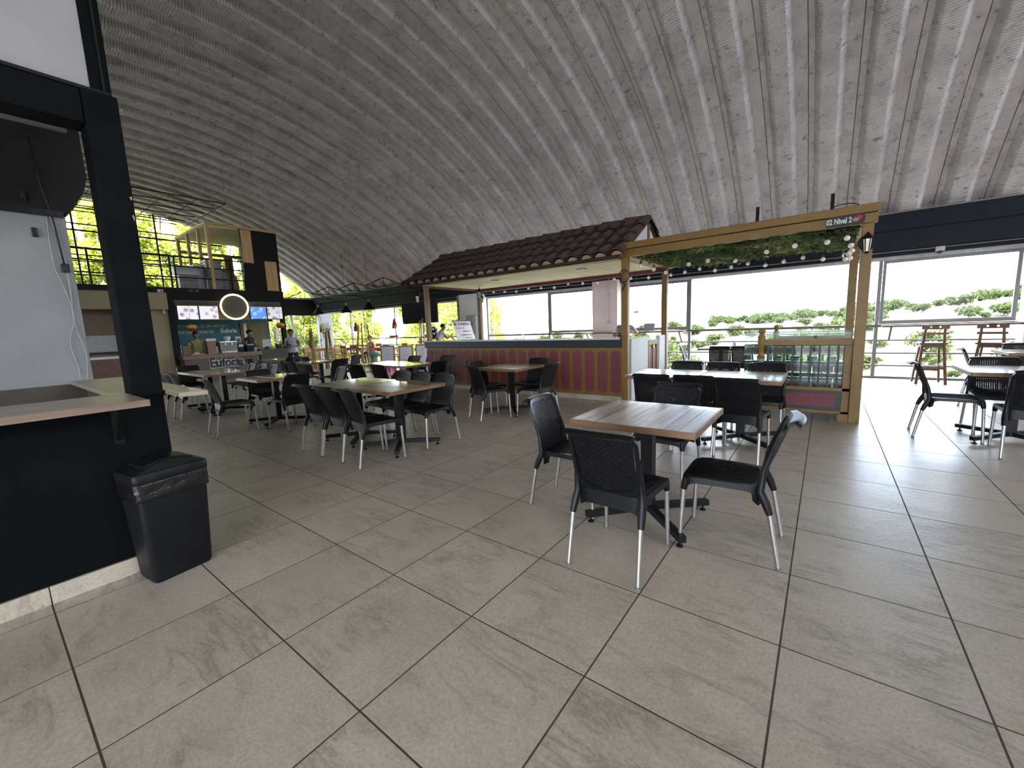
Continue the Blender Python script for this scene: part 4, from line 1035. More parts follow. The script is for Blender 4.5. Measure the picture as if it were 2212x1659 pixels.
# ================================================================ BLACK STALL ON THE LEFT
SX = -1.95; SE_ = -.61
s = empty('black_stall', (0, 0, 0)); tag(s, 'black empty food stall with post and beam at the left edge', 'stall')
MB().box(SX-.12, SX, -6.2, SE_, .10, 1.05).build('counter_wall', 'stall', s)
MB().box(SX-1.75, SX-.12, SE_-.12, SE_, .10, 1.05).build('side_wall', 'stall', s); MB().box(SX-1.75, SX-.12, -6.2, SE_-.12, .0, .03).build('inner_floor', 'tile', s)
MB().box(SX-.118, SX-.1, -6.2, SE_-.13, .1, 1.04).build('inner_lining', 'olivedk', s); MB().box(SX-1.74, SX-.13, SE_-.135, SE_-.121, .1, 1.04).build('inner_lining', 'olivedk', s)
y = SE_
for i in range(10):
    w = .60; MB().box(SX-.11, SX+.014, y-w+.004, y, 0, .098).build('skirting_tile', 'tile', s, bevel=.002); y -= w
for i in range(3): MB().box(SX-.14-.6*i-.596, SX-.14-.6*i, SE_-.1, SE_+.014, 0, .098).build('skirting_tile', 'tile', s, bevel=.002)
MB().box(SX-.16, SX+.02, SE_-.145, SE_+.0, 1.05, 2.735).build('post', 'stall', s, bevel=.006)
MB().box(SX-.16, SX, -6.2, SE_-.145, 2.56, 2.735).build('beam', 'stall', s, bevel=.006)
MB().box(SX-.19, SX-.16, -6.2, SE_-.2, 2.545, 2.56).build('beam_lip', 'frame', s)
MB().box(SX-.03, SX+.005, -6.2, SE_-.02, 2.735, 2.752).build('beam_cap', 'blackmet', s)
MB().box(SX-.10, SX-.01, SE_-.10, SE_-.015, 2.75, 6.0).build('upper_post', 'stall', s); MB().box(SX-.06, SX+.012, SE_-.052, SE_-.044, 2.75, 5.9).build('post_ridge', 'blackmet', s)
MB().box(SX-.06, SX-.02, -6.2, SE_-.10, 2.752, 5.0).build('upper_board', 'white', s)
MB().prism([(SE_-.016, 2.203), (SE_-.006, 2.207), (SE_-.005, 2.193), (SE_-.010, 2.185)], 'x', SX+.0195, SX+.0215).build('paint_chip', 'white', s); MB().prism([(SE_-.016, 2.10), (SE_-.010, 2.108), (SE_-.006, 2.09), (SE_-.01, 2.07)], 'x', SX+.0195, SX+.0215).build('paint_chip', 'grey', s)
# back wall with dark hood above
MB().box(-3.78, -3.64, -6.2, -.69, .0, 2.42).build('back_wall', 'greywall', s, bevel=.006)
MB().prism([(-6.2, 2.40), (-.69, 2.40), (-.64, 2.46), (-.56, 2.60), (-.53, 2.72), (-.53, 3.3), (-6.2, 3.3)], 'x', -3.82, -3.60).build('hood', 'hood', s)
MB().box(-3.66, -3.58, -6.2, -.70, 2.385, 2.425).build('hood_lip', 'black', s)
MB().box(-3.6, SX-.16, -6.2, SE_-.1, 3.30, 3.33).build('stall_ceiling', 'stall', s)
MB().box(-3.64, -3.625, -6.2, -.70, .03, 1.055).build('inner_lining', 'olivedk', s)
# counter boards
bd = empty('counter_board', (0, 0, 0)); tag(bd, 'worn wooden counter board on the front of the black stall', 'counter board')
MB().box(SX-.05, -1.47, -6.2, -.77, 1.052, 1.082).build('board', 'ply', bd, bevel=.003); MB().box(-1.472, -1.462, -6.2, -.77, 1.05, 1.084).build('edge_strip', 'counterwood', bd)
b2 = empty('counter_board', (0, 0, 0)); tag(b2, 'pale board on the end wall of the black stall, beside the post', 'counter board')
MB().prism([(-3.64, -.83), (-2.14, -.83), (-2.12, -.60), (-1.66, -.60), (-1.62, -.47), (-3.64, -.47)], 'z', 1.052, 1.078).build('board', 'ply', b2, bevel=.003)
br = empty('shelf_bracket', (SX, -.84, 0)); tag(br, 'black angle bracket under the front counter board', 'bracket')
MB().box(0, .02, -.02, .02, .80, 1.05).build('upright_arm', 'blackmet', br); MB().box(0, .36, -.02, .02, 1.035, 1.051).build('top_arm', 'blackmet', br); MB().beam((.015, 0, .82), (.25, 0, 1.04), .03, .012).build('brace', 'blackmet', br)
# cables on the grey wall
def cable(name, pts, r_, m, label):
    b = MB(); P = [Vector(q) for q in pts]; out = []
    for i in range(len(P)-1):
        p0, p1, p2, p3 = P[max(i-1, 0)], P[i], P[i+1], P[min(i+2, len(P)-1)]
        for q in range(6):
            t_ = q/6; out.append(.5*((2*p1)+(p2-p0)*t_+(2*p0-5*p1+4*p2-p3)*t_*t_+(3*p1-p0-3*p2+p3)*t_**3))
    out.append(P[-1]); b.path(out, r_, 6)
    o = b.build(name, m, smooth=True); tag(o, label, 'cable'); return o
cable('hanging_cable', [(-3.63, -.79, 2.40), (-3.625, -.80, 2.2), (-3.625, -.80, 2.0), (-3.625, -.77, 1.85), (-3.625, -.74, 1.6), (-3.625, -.79, 1.4), (-3.625, -.77, 1.2), (-3.625, -.77, 1.085)], .004, 'cablew', 'thin grey cable wandering down the stall back wall')
cable('hanging_cable', [(-3.63, -.775, 2.40), (-3.625, -.74, 2.1), (-3.625, -.735, 1.8), (-3.625, -.745, 1.55), (-3.625, -.71, 1.3), (-3.625, -.73, 1.085)], .004, 'cablew', 'second thin grey cable near the edge of the stall wall')
pc = empty('plug_cable', (-3.6, -.765, 0)); tag(pc, 'black cable with plug hanging in front of the stall wall', 'cable')
MB().path([(0, -.05, 2.95), (0, -.03, 2.6), (0, 0, 2.4), (0, .01, 2.2), (0, .02, 2.02)], .006, 6).build('cord', 'cable', pc, smooth=True); MB().box(-.02, .02, -.0, .045, 1.955, 2.02).build('plug', 'cable', pc, bevel=.006)
hb = empty('wall_hook', (-3.63, -.87, 2.25)); tag(hb, 'small black bracket on the grey stall wall', 'bracket'); MB().box(-.005, .012, -.014, .014, -.035, .035).build('plate', 'black', hb); MB().tube((.01, 0, -.02), (.05, 0, -.02), .005, n=6).build('peg', 'black', hb)
hb = empty('wall_hook', (-3.59, -.90, 2.50)); tag(hb, 'small dark bracket on the black stall hood', 'bracket'); MB().box(-.005, .012, -.014, .014, -.035, .035).build('plate', 'black', hb); MB().tube((.01, 0, -.02), (.05, 0, -.02), .005, n=6).build('peg', 'black', hb)
jb = empty('junction_box', (SX-.45, -1.32, 1.085)); tag(jb, 'small black box on the stall counter at the left edge', 'box'); MB().box(-.05, .05, -.05, .05, 0, .05).build('body', 'black', jb, bevel=.006); MB().box(-.02, .02, -.02, .02, .05, .07).build('knob', 'black', jb, bevel=.004)

# ================================================================ BIN
t = empty('waste_bin', (-1.80, -.70, 0), R(8)); tag(t, 'tall black waste bin with liner beside the black stall', 'bin')
def rect(w, d, r_, n=5):
    out = []
    for cx, cy, a0 in ((w/2-r_, d/2-r_, 0), (-w/2+r_, d/2-r_, PI/2), (-w/2+r_, -d/2+r_, PI), (w/2-r_, -d/2+r_, 1.5*PI)):
        for i in range(n): a = a0+PI/2*i/(n-1); out.append((cx+r_*math.cos(a), cy+r_*math.sin(a)))
    return out
def loft(b, secs):
    n = len(secs[0][0]); o = len(b.v)
    for poly, z in secs: b.v += [(u, v, z) for u, v in poly]
    for i in range(len(secs)-1):
        for k_ in range(n): k2 = (k_+1) % n; b.f.append((o+i*n+k_, o+i*n+k2, o+(i+1)*n+k2, o+(i+1)*n+k_)); b.m.append(b.k)
    b.f.append(tuple(o+k_ for k_ in reversed(range(n)))); b.f.append(tuple(o+(len(secs)-1)*n+k_ for k_ in range(n))); b.m += [b.k]*2
b = MB(); loft(b, [(rect(.205, .285, .03), 0), (rect(.22, .30, .03), .02), (rect(.262, .345, .03), .56)]); b.build('body', 'bin', t, smooth=45)
b = MB(); r = random.Random(9); base = rect(.272, .357, .03, 14); secs = []
for i in range(7):
    z = .50+.018*i; secs.append(([(u*(1+r.uniform(-.012, .018)), v*(1+r.uniform(-.010, .014))) for u, v in base], z))
loft(b, secs); b.build('liner_bag', 'bag', t, smooth=True)
b = MB(); loft(b, [(rect(.272, .358, .03), .595), (rect(.280, .366, .032), .605), (rect(.280, .366, .032), .645), (rect(.270, .355, .03), .655)]); b.build('lid_rim', 'bin', t, smooth=45)
b = MB(); n = 10
b.prism([(-.165+.33*i/n, .655+.05*math.sin(PI*i/n)) for i in range(n+1)], 'x', -.125, .125).build('lid_dome', 'bin', t, smooth=45)
MB().prism([(-.12+.24*i/n, .672+.04*math.sin(PI*(.14+.72*i/n))) for i in range(n+1)]+[(.12, .66), (-.12, .66)], 'x', -.09, .10).build('swing_flap', 'bin', t, smooth=45)
# ================================================================ STALLS AND LOFT AT THE FAR END
FXX = -15.0
e = empty('churro_stall', (0, 0, 0)); tag(e, 'black framed churro stall with lit menu screens at the far end', 'stall')
MB().box(FXX-.15, FXX, 2.60, 2.76, 0, 3.0).build('post', 'blackmet', e); MB().box(FXX-.15, FXX, 5.93, 6.06, 0, 3.0).build('post', 'blackmet', e)
MB().box(FXX-.1, FXX+.02, .6, 6.08, 2.62, 3.0).build('fascia', 'blackmet', e)
aw = MB(); N = 46
for i in range(N):
    ya = 2.78+3.16*i/N; yb = 2.78+3.16*(i+1)/N; ym = (ya+yb)/2
    aw.add([(FXX-.05, ya, 2.62), (FXX+.05, ya, 2.44), (FXX-.02, ym, 2.62), (FXX+.08, ym, 2.44), (FXX-.05, yb, 2.62), (FXX+.05, yb, 2.44)], [(0, 1, 3, 2), (2, 3, 5, 4)])
a = aw.build('awning_ribs', 'corr', e); a['kind'] = 'stuff'
MB().box(FXX-.10, FXX-.04, 2.78, 5.94, 2.0, 2.62).build('awning_backing', 'corr', e)
MB().box(-17.6, -17.5, 2.6, 6.5, 0, 2.62).build('back_wall', 'teal', e); MB().box(-17.6, FXX, 2.6, 6.0, 2.60, 2.63).build('stall_ceiling', 'grey', e)
MB().box(-17.6, FXX-.15, 2.52, 2.62, 0, 2.62).build('side_wall', 'teal', e)
dd = MB().box(-17.49, -17.46, 5.40, 6.42, 0, 1.98).build('doorway', 'brown', e); MB().box(-17.455, -17.44, 5.68, 6.30, 0, 1.93).build('door_leaf', 'olive', dd); MB().box(-17.455, -17.44, 5.50, 5.62, .3, 1.93).build('door_strip', 'cream', dd)
text('slogan', 'UN CHURRO NO ES UN ANTOJO,', .155, 'cream2', e, (-17.485, 4.02, 1.86), FX, .004, sx=.80, bold=.002)
text('slogan', 'ES UNA EXPLOSIÓN DE', .155, 'cream2', e, (-17.485, 3.82, 1.64), FX, .004, sx=.80, bold=.002); text('brand', 'Euforia', .23, 'cream2', e, (-17.485, 4.98, 1.67), FX, .004, sx=.85, bold=.008)
text('unit_number', 'LC 35', .11, 'grey', e, (FXX+.024, 3.32, 2.93), FX, .002)
# menu screens
for (ya, yb, m, la) in ((2.79, 3.345, 'scr1', 'leftmost lit menu screen with dessert pictures above the churro stall'), (3.36, 3.90, 'scr2', 'lit menu screen with sundae picture left of the round sign'), (4.86, 5.40, 'scr3', 'blue lit menu screen right of the round sign'), (5.415, 5.95, 'scr4', 'rightmost lit menu screen of the churro stall')):
    sc = empty('menu_screen', (FXX+.06, (ya+yb)/2, 2.235)); tag(sc, la, 'screen', 'menu screens'); w = (yb-ya)/2
    MB().box(-.03, .018, -w, w, -.225, .225).build('case', 'black', sc); MB().box(.018, .022, -w+.012, w-.012, -.213, .213).build('display', m, sc)
# round sign without its figure
rs = empty('round_sign', (FXX+.14, 4.37, 2.43)); tag(rs, 'round sign with a glowing cream ring between the menu screens', 'sign')
MB().lathe([(.40, -.02), (.40, .02)], 40, (0, 0, 0), 'x').build('disc', 'signdisc', rs)
b = MB(); b.path([(.03, .41*math.cos(2*PI*i/48), .41*math.sin(2*PI*i/48)) for i in range(49)], .028, 8); b.build('glow_ring', 'neon', rs, smooth=True)
MB().box(-.2, -.02, -.06, .06, -.06, .06).build('mount', 'black', rs)
# counter
c = empty('stall_counter', (-14.6, 0, 0)); tag(c, 'slatted wooden counter of the churro stall', 'counter')
MB().box(-.55, .08, 2.66, 4.93, .76, .89).build('top', 'counterwood', c, bevel=.006); MB().box(-.4, .0, 2.70, 4.85, 0, .76).build('core', 'counterwood', c)
sl_ = MB()
for i in range(62): yy = 2.72+.0345*i; sl_.box(0, .022, yy, yy+.02, .02, .76)
o = sl_.build('slats', 'counterwood', c); o['kind'] = 'stuff'
text('logo_outline', 'Euforia', .42, 'paper', c, (.028, 3.84, .585), FX, .004, sx=.82, bold=.034); text('logo', 'Euforia', .42, 'ink', c, (.036, 3.84, .585), FX, .004, sx=.82, bold=.014)
oc = empty('side_counter', (-14.7, 0, 0)); tag(oc, 'dark olive side counter right of the churro counter', 'counter')
MB().box(-.5, 0, 4.95, 5.92, 0, .86).build('body', 'olivedk', oc); MB().box(-.54, .04, 4.95, 5.92, .86, .93).build('top', 'olivedk', oc)
def item(name, loc, label, cat, parts, group='things on the churro counter'):
    o = empty(name, loc); tag(o, label, cat, group)
    for nm, mb_, m, sm in parts: mb_.build(nm, m, o, smooth=sm)
    return o
item('stacked_carton', (-14.75, 3.50, .89), 'tall stack of brown printed cartons on the counter', 'carton', [('carton', MB().box(-.11, .11, -.12, .12, 0, .22), 'card', False), ('carton', MB().box(-.11, .11, -.125, .115, .222, .42), 'card', False), ('lid', MB().box(-.12, .12, -.14, .13, .42, .50), 'paper', False)])
item('carton', (-15.2, 2.95, .89), 'brown square carton at the left end of the counter', 'carton', [('body', MB().box(-.1, .1, -.12, .12, 0, .28), 'card', False), ('sleeve', MB().box(-.05, .05, -.17, -.13, 0, .32), 'paper', False)])
item('tray', (-14.7, 3.10, .89), 'low wooden tray with a cloth at the left of the counter', 'tray', [('tray', MB().box(-.1, .1, -.2, .2, 0, .035), 'osb', False), ('cloth', MB().sphere((0, -.03, .045), .05, 10, 6, (1, 1.6, .6)), 'paper', True)])
item('coffee_machine', (-15.1, 4.05, .89), 'steel coffee machine with cups stacked on top', 'coffee machine', [('body', MB().box(-.22, .22, -.24, .26, .05, .36), 'grey', False), ('drip_tray', MB().box(.1, .26, -.22, .24, 0, .06), 'chrome', False), ('group_head', MB().lathe([(.035, 0), (.035, .07)], 12, (.2, -.1, .26)), 'chrome', 40), ('group_head', MB().lathe([(.035, 0), (.035, .07)], 12, (.2, .1, .26)), 'chrome', 40), ('cup_rail', MB().box(-.22, .22, -.25, .27, .36, .38), 'chrome', False), ('hopper', MB().lathe([(.05, 0), (.11, .12), (.11, .16), (.02, .18)], 14, (0, .05, .38)), 'paper', 40)])
item('coffee_grinder', (-15.1, 4.46, .89), 'black coffee grinder right of the coffee machine', 'grinder', [('body', MB().box(-.1, .12, -.1, .1, 0, .30), 'black', False), ('hopper', MB().lathe([(.05, 0), (.09, .14), (.09, .16)], 12, (0, 0, .30)), 'grey', 40), ('display', MB().box(.121, .124, -.07, .07, .17, .26), 'paper', False)])
item('cup_stack', (-15.0, 3.72, .89), 'white jug and cups left of the coffee machine', 'jug', [('jug', MB().lathe([(.05, 0), (.055, .1), (.04, .2), (.045, .22)], 14), 'paper', 40), ('spout_handle', MB().path([(.05, 0, .05), (.1, 0, .08), (.1, 0, .15), (.045, 0, .18)], .01, 6), 'paper', True)])
item('cash_printer', (-15.0, 4.74, .89), 'black receipt printer in front of the dark shirted worker', 'printer', [('body', MB().box(-.12, .12, -.14, .14, 0, .22), 'black', False), ('paper_roll', MB().box(-.06, .1, -.1, .1, .22, .25), 'paper', False)])
item('blue_tin', (-14.72, 4.80, .89), 'small blue and white tin at the right end of the counter', 'tin', [('tin', MB().lathe([(.04, 0), (.04, .11)], 14), 'shirtblue', 40), ('lid', MB().lathe([(.041, .11), (.041, .125)], 14), 'paper', 40)])
item('monitor', (-14.75, 5.20, .93), 'grey backed monitor on the olive side counter', 'monitor', [('screen_back', MB().box(-.02, .02, -.14, .14, .08, .36), 'ltgrey', False), ('stand', MB().box(-.06, .06, -.05, .05, 0, .1), 'black', False)], 'things on the side counter')
item('napkin_box', (-14.75, 5.62, .93), 'black napkin holder at the right of the side counter', 'napkin holder', [('box', MB().box(-.07, .07, -.09, .09, 0, .16), 'black', False), ('napkins', MB().box(-.05, .05, -.07, .07, .16, .18), 'paper', False)], 'things on the side counter')
item('wall_notice', (-17.47, 5.27, 1.28), 'white notice on the teal wall beside the doorway', 'notice', [('sheet', MB().box(0, .006, -.1, .1, -.15, .15), 'paper', False), ('print', MB().box(.006, .008, -.06, .06, -.08, .08), 'grey', False)], 'notices')
for (py, la, z) in ((3.09, 'round yellow and purple paper ornament hanging in front of the slogan', 1.76), (5.82, 'round paper ornament hanging at the right stall post', 1.78)):
    o = empty('paper_ornament', (-14.9, py, z)); tag(o, la, 'ornament', 'hanging paper ornaments')
    MB().sphere((0, 0, .02), .145, 14, 8, (1, 1, .55)).build('top_half', 'flagy', o, smooth=True); MB().sphere((0, 0, -.045), .135, 14, 8, (1, 1, .5)).build('lower_half', 'flagr', o, smooth=True); MB().tube((0, 0, .08), (0, 0, 2.64-z), .004, n=5).build('string', 'cable', o)
# beige stall left of it
g = empty('beige_stall', (0, 0, 0)); tag(g, 'closed beige stall left of the churro stall', 'stall')
MB().box(FXX-.05, FXX+.14, .0, 2.58, 2.32, 2.84).build('shutter_box', 'beige', g, bevel=.03); MB().box(-15.9, -15.8, .0, 2.55, 0, 2.6).build('back_wall', 'taupe', g); MB().box(-15.8, FXX-.05, 1.98, 2.10, 0, 2.32).build('pier', 'beige', g); MB().box(-15.3, FXX-.1, 2.1, 2.60, 0, 2.32).build('pier', 'beige', g)
hw = MB().box(-15.8, -15.76, .55, 1.55, 1.12, 1.60).build('hatch', 'ltgrey', g); MB().box(-15.8, -15.75, .5, 1.6, 1.05, 1.10).build('hatch_sill', 'ink', hw); MB().box(-15.8, -15.75, 1.555, 1.60, 1.1, 1.62).build('hatch_jamb', 'brown', hw)
MB().box(-15.85, FXX+.05, .0, 1.97, .92, .99).build('ledge', 'paper', g); MB().box(-15.8, FXX, .0, 1.97, 0, .92).build('counter_front', 'brown', g)
cm_ = empty('security_camera', (FXX+.05, 2.47, 2.18)); tag(cm_, 'small white dome camera under the beige shutter box', 'camera'); MB().sphere((0, 0, .04), .032, 12, 8).build('dome', 'paper', cm_, smooth=True); MB().box(-.02, .02, -.02, .02, .06, .14).build('mount', 'paper', cm_)
eb = empty('emergency_light', (FXX+.04, 2.46, 2.885)); tag(eb, 'small white emergency light on the black fascia', 'light fitting'); MB().box(-.02, .03, -.07, .07, -.05, .05).build('case', 'paper', eb, bevel=.008); MB().lathe([(.022, 0), (.022, .012)], 12, (.03, .02, 0), 'x').build('lamp', 'ink', eb)
# mezzanine and loft
mz = empty('mezzanine', (0, 0, 0)); tag(mz, 'black mezzanine floor above the far stalls', 'mezzanine')
MB().box(-19.2, FXX-.1, -1.5, 6.06, 2.90, 3.0).build('deck', 'blackmet', mz); MB().box(FXX-.02, FXX+.03, -1.5, 6.08, 2.98, 3.01).build('edge_strip', 'blackmet', mz)
rl = empty('mezzanine_railing', (FXX-.03, 0, 3.0)); tag(rl, 'black steel railing along the mezzanine', 'railing')
for z in (.34, .68, .99): MB().box(-.018, .018, -1.5, 4.85, z-.018, z+.018).build('rail', 'blackmet', rl)
for yy in (-.6, 1.0, 2.80, 2.92, 4.46): MB().box(-.022, .022, yy-.022, yy+.022, 0, .99).build('post', 'blackmet', rl)
lf = empty('loft_room', (0, 0, 0)); tag(lf, 'wooden framed loft room with black cladding on the mezzanine', 'loft')
MB().box(FXX-.08, FXX+.02, 4.86, 6.05, 3.0, 5.12).build('black_wall', 'blackmet', lf); MB().box(-18.2, FXX-.08, 5.97, 6.05, 3.0, 5.12).build('side_wall', 'blackmet', lf)
for k_, (ya, yb, za, zb) in enumerate(((4.87, 5.03, 3.97, 5.08), (5.035, 5.20, 3.97, 5.08), (5.55, 5.75, 3.04, 4.08), (5.755, 5.95, 3.04, 4.08))): MB().box(FXX+.02, FXX+.035, ya, yb, za, zb).build('wood_panel', 'osb', lf)
MB().box(-18.2, FXX+.04, 3.86, 6.07, 5.10, 5.17).build('roof_slab', 'osb', lf); MB().box(-18.15, FXX-.08, 3.9, 5.97, 5.085, 5.10).build('roof_lining', 'cream', lf)
for (px, py) in ((FXX-.05, 3.92), (-15.9, 3.92), (-17.0, 3.92), (-18.1, 3.92)): MB().box(px-.045, px+.045, py-.045, py+.045, 3.0, 5.10).build('post', 'osb', lf)
MB().box(-18.2, -18.1, 3.9, 5.97, 4.6, 4.7).build('lintel', 'osb', lf); MB().box(-18.12, -18.06, 5.35, 5.65, 3, 4.65).build('jamb', 'osb', lf)
for (nm, x, y_, w, d, h_, m, la) in (('cabinet', -15.7, 4.12, .5, .46, .98, 'grey', 'grey cabinet standing on the mezzanine'), ('air_unit', -15.6, 3.36, .4, .66, .28, 'ltgrey', 'grey machine lying on the mezzanine'), ('box', -16.0, 3.80, .4, .3, .85, 'ltgrey', 'pale tall box on the mezzanine')):
    o = empty(nm, (x, y_, 3.0 if nm != 'air_unit' else 3.45)); tag(o, la, nm.replace('_', ' '), 'things stored on the mezzanine')
    MB().box(-w/2, w/2, -d/2, d/2, .03, h_).build('body', m, o, bevel=.02); MB().box(-w/2-.01, w/2+.03, -d/2-.02, d/2+.02, h_-.01, h_+.03).build('top', 'ltgrey', o)
    if nm == 'air_unit': MB().box(-.15, .15, -.25, .25, -.45, .03).build('stand', 'frame', o)
    else: MB().box(w/2, w/2+.012, -d/2+.03, d/2-.03, .08, h_-.06).build('door', m, o)
for k_, (y_, h_, la) in enumerate(((4.42, .8, 'dark wrapped chair stack beside the mezzanine cabinet'), (4.70, .62, 'brown wrapped sack beside the black loft wall'))):
    o = empty('wrapped_bundle', (-15.5, y_, 3.0)); tag(o, la, 'bundle', 'things stored on the mezzanine')
    MB().lathe([(.10, 0), (.13, .1), (.12, h_*.5), (.08, h_*.8), (.03, h_)], 12).build('bundle', 'grey' if k_ == 0 else 'card', o, smooth=True); MB().lathe([(.09, 0), (.09, .03)], 10, (0, 0, h_*.82)).build('cord', 'ink', o)
# ================================================================ WINDOW BARS, STOOLS, FAR CORNER
for (xa, xb, la) in ((2.2, 4.6, 'narrow brown bar shelf along the right window'), (-4.6, -1.62, 'reddish bar shelf along the window by the pink pillar'), (-12.2, -10.0, 'brown bar shelf along the window left of the white column'), (-18.2, -14.2, 'brown bar shelf along the far windows')):
    w = empty('window_bar', ((xa+xb)/2, 10.0, 1.08)); tag(w, la, 'bar shelf', 'bar shelves along the windows'); h_ = (xb-xa)/2
    for k_ in range(2): MB().box(-h_, h_, -.16+.165*k_, -.16+.165*k_+.155, 0, .035).build('plank', 'brown', w, bevel=.004)
    n_ = max(2, int(h_*1.2))
    for i in range(n_):
        px = -h_+.15+(2*h_-.3)*i/(n_-1); MB().beam((px, .0, -.0), (px, .29, -.28), .03, .03).build('bracket', 'railmet', w)
def stool(x, y, deg, label):
    s_ = empty('bar_stool', (x, y, 0), R(deg)); tag(s_, label, 'bar stool', 'wooden bar stools')
    for sx in (-1, 1):
        MB().beam((sx*.13, .13, .75), (sx*.19, .19, 0), .045, .03).build('leg', 'brown', s_)
        MB().path([(sx*.20, -.22, 0), (sx*.145, -.15, .72), (sx*.125, -.20, 1.10)], [.024, .024, .018], 6).build('rear_leg', 'brown', s_)
    MB().box(-.19, .19, -.19, .19, .75, .78).build('seat', 'brown', s_, bevel=.006); MB().box(-.15, .15, -.14, .14, .69, .75).build('apron', 'brown', s_)
    for z, w, h_ in ((1.07, .185, .075), (.95, .18, .04)):
        b = MB()
        if z > 1:
            b.box(-w, -.075, -.215, -.195, z-h_/2, z+h_/2).box(-.045, .045, -.215, -.195, z-h_/2, z+h_/2).box(.075, w, -.215, -.195, z-h_/2, z+h_/2).box(-.08, .08, -.215, -.195, z+.018, z+h_/2).box(-.08, .08, -.215, -.195, z-h_/2, z-.012)
        else: b.box(-w, w, -.205, -.185, z-h_/2, z+h_/2)
        b.build('back_slat', 'brown', s_)
    MB().box(-.17, .17, -.2, -.18, .28, .33).build('foot_rail', 'brown', s_); MB().box(-.17, .17, .165, .185, .22, .27).build('foot_rail', 'brown', s_)
    for sx in (-.165, .165): MB().box(sx-.012, sx+.012, -.18, .17, .33, .37).build('side_rail', 'brown', s_)
    return s_
stool(2.91, 9.78, 3, 'wooden bar stool nearer the pergola at the right window'); stool(3.68, 9.72, -18, 'wooden bar stool at the right window behind the far table')
stool(-3.05, 9.35, 0, 'bar stool under the man with the laptop'); stool(-10.25, 9.35, 0, 'bar stool under the person in white at the window')
def wchair(x, y, deg, label):
    s_ = empty('wooden_chair', (x, y, 0), R(deg)); tag(s_, label, 'chair', 'reddish wooden chairs by the far windows')
    for sx in (-1, 1):
        MB().box(sx*.19-.02, sx*.19+.02, .17, .21, 0, .43).build('leg', 'orange', s_); MB().beam((sx*.19, -.20, 0), (sx*.19, -.25, .88), .035, .035).build('leg', 'orange', s_)
    MB().box(-.22, .22, -.21, .23, .43, .46).build('seat', 'orange', s_); MB().box(-.20, .20, -.255, -.225, .76, .88).build('top_rail', 'orange', s_); MB().box(-.20, .20, -.245, -.215, .52, .58).build('lower_rail', 'orange', s_)
    for i in range(4): MB().box(-.14+.09*i-.018, -.14+.09*i+.018, -.245, -.225, .56, .78).build('back_slat', 'orange', s_)
for x, y, d, la in ((-15.0, 8.55, 0, 'wooden chair behind the first bamboo canes'), (-14.2, 8.5, 10, 'wooden chair between the bamboo bundles'), (-13.2, 8.75, -10, 'wooden chair behind the third bamboo stand'), (-12.5, 8.9, 0, 'wooden chair left of the first easel'), (-16.3, 9.0, -80, 'wooden chair at the left of the far wooden table'), (-13.0, 9.7, 175, 'wooden chair at the window end of the far wooden table'), (-13.6, 6.3, -60, 'dark wooden chair beside the standing man')): wchair(x, y, d, la)
for x, y, la in ((-15.3, 9.25, 'far wooden table left of the window post'), (-13.4, 9.25, 'far wooden table right of the window post'), (-17.6, 8.6, 'wooden table behind the standing man')):
    t = empty('wooden_table', (x, y, 0)); tag(t, la, 'table', 'reddish wooden tables by the far windows')
    for k_ in range(4): MB().box(-.75, .75, -.4+.2*k_, -.4+.2*k_+.192, .72, .755).build('plank', 'orange', t)
    for sx in (-.68, .68):
        for sy in (-.34, .34): MB().box(sx-.035, sx+.035, sy-.035, sy+.035, 0, .72).build('leg', 'orange', t)
    MB().box(-.66, .66, -.3, .3, .64, .72).build('apron', 'orange', t)
# bamboo bundles with paper flags
def bamboo(x, y, n, h_, spread, label, base=False, seed=1):
    r = random.Random(seed); t = empty('bamboo_canes', (x, y, 0)); tag(t, label, 'bamboo canes', 'bundles of bamboo canes')
    for i in range(n):
        a = 2*PI*i/n+r.uniform(-.3, .3); q = spread*r.uniform(.6, 1); hh = h_*r.uniform(.88, 1.05)
        p0 = (q*math.cos(a), q*math.sin(a), .03 if base else 0); p1 = (q*.45*math.cos(a)+r.uniform(-.03, .03), q*.45*math.sin(a)+r.uniform(-.03, .03), hh)
        MB().tube(p0, p1, .019, .013, 6).build('cane', 'bamboo', t, smooth=40)
    if base: MB().lathe([(spread*1.25, 0), (spread*1.25, .03)], 18).build('base', 'brown', t)
    MB().lathe([(spread*.62, 0), (spread*.62, .03), (spread*.55, .03), (spread*.55, 0)], 16, (0, 0, h_*.55)).build('tie', 'card', t)
    return t
bamboo(-15.32, 7.15, 20, 1.62, .16, 'dense bundle of bamboo canes right of the standing man', seed=1); bamboo(-14.7, 7.5, 22, 1.62, .2, 'dense bundle of bamboo canes under the yellow flag', seed=2)
bamboo(-11.85, 7.25, 14, 1.66, .40, 'open ring of bamboo canes on a round base', True, seed=3); bamboo(-10.3, 8.7, 7, 1.75, .25, 'thin bamboo canes behind the easels', seed=4)
for (x, y, z, m1, m2, la) in ((-15.5, 7.7, 1.60, 'flagy', 'flagr', 'yellow paper bird shape hanging in front of the poster'), (-13.3, 7.9, 1.58, 'flagr', 'flagr', 'dark red paper shape hanging above the bamboo ring'), (-10.9, 7.9, 1.62, 'flagr', 'flagy', 'thin reddish paper shape hanging left of the screen')):
    o = empty('paper_hanging', (x, y, z)); tag(o, la, 'ornament', 'paper shapes hanging by the far windows')
    MB().prism([(-.10, -.12), (.02, -.14), (.12, -.02), (.02, .22), (-.03, .12)], 'y', -.03, .03).build('body', m1, o); MB().prism([(.0, -.14), (.13, -.02), (.03, .0)], 'y', -.05, .05).build('wing', m2, o)
    MB().tube((0, 0, .2), (0, 0, arcp(y)-z), .003, n=5).build('string', 'cable', o)
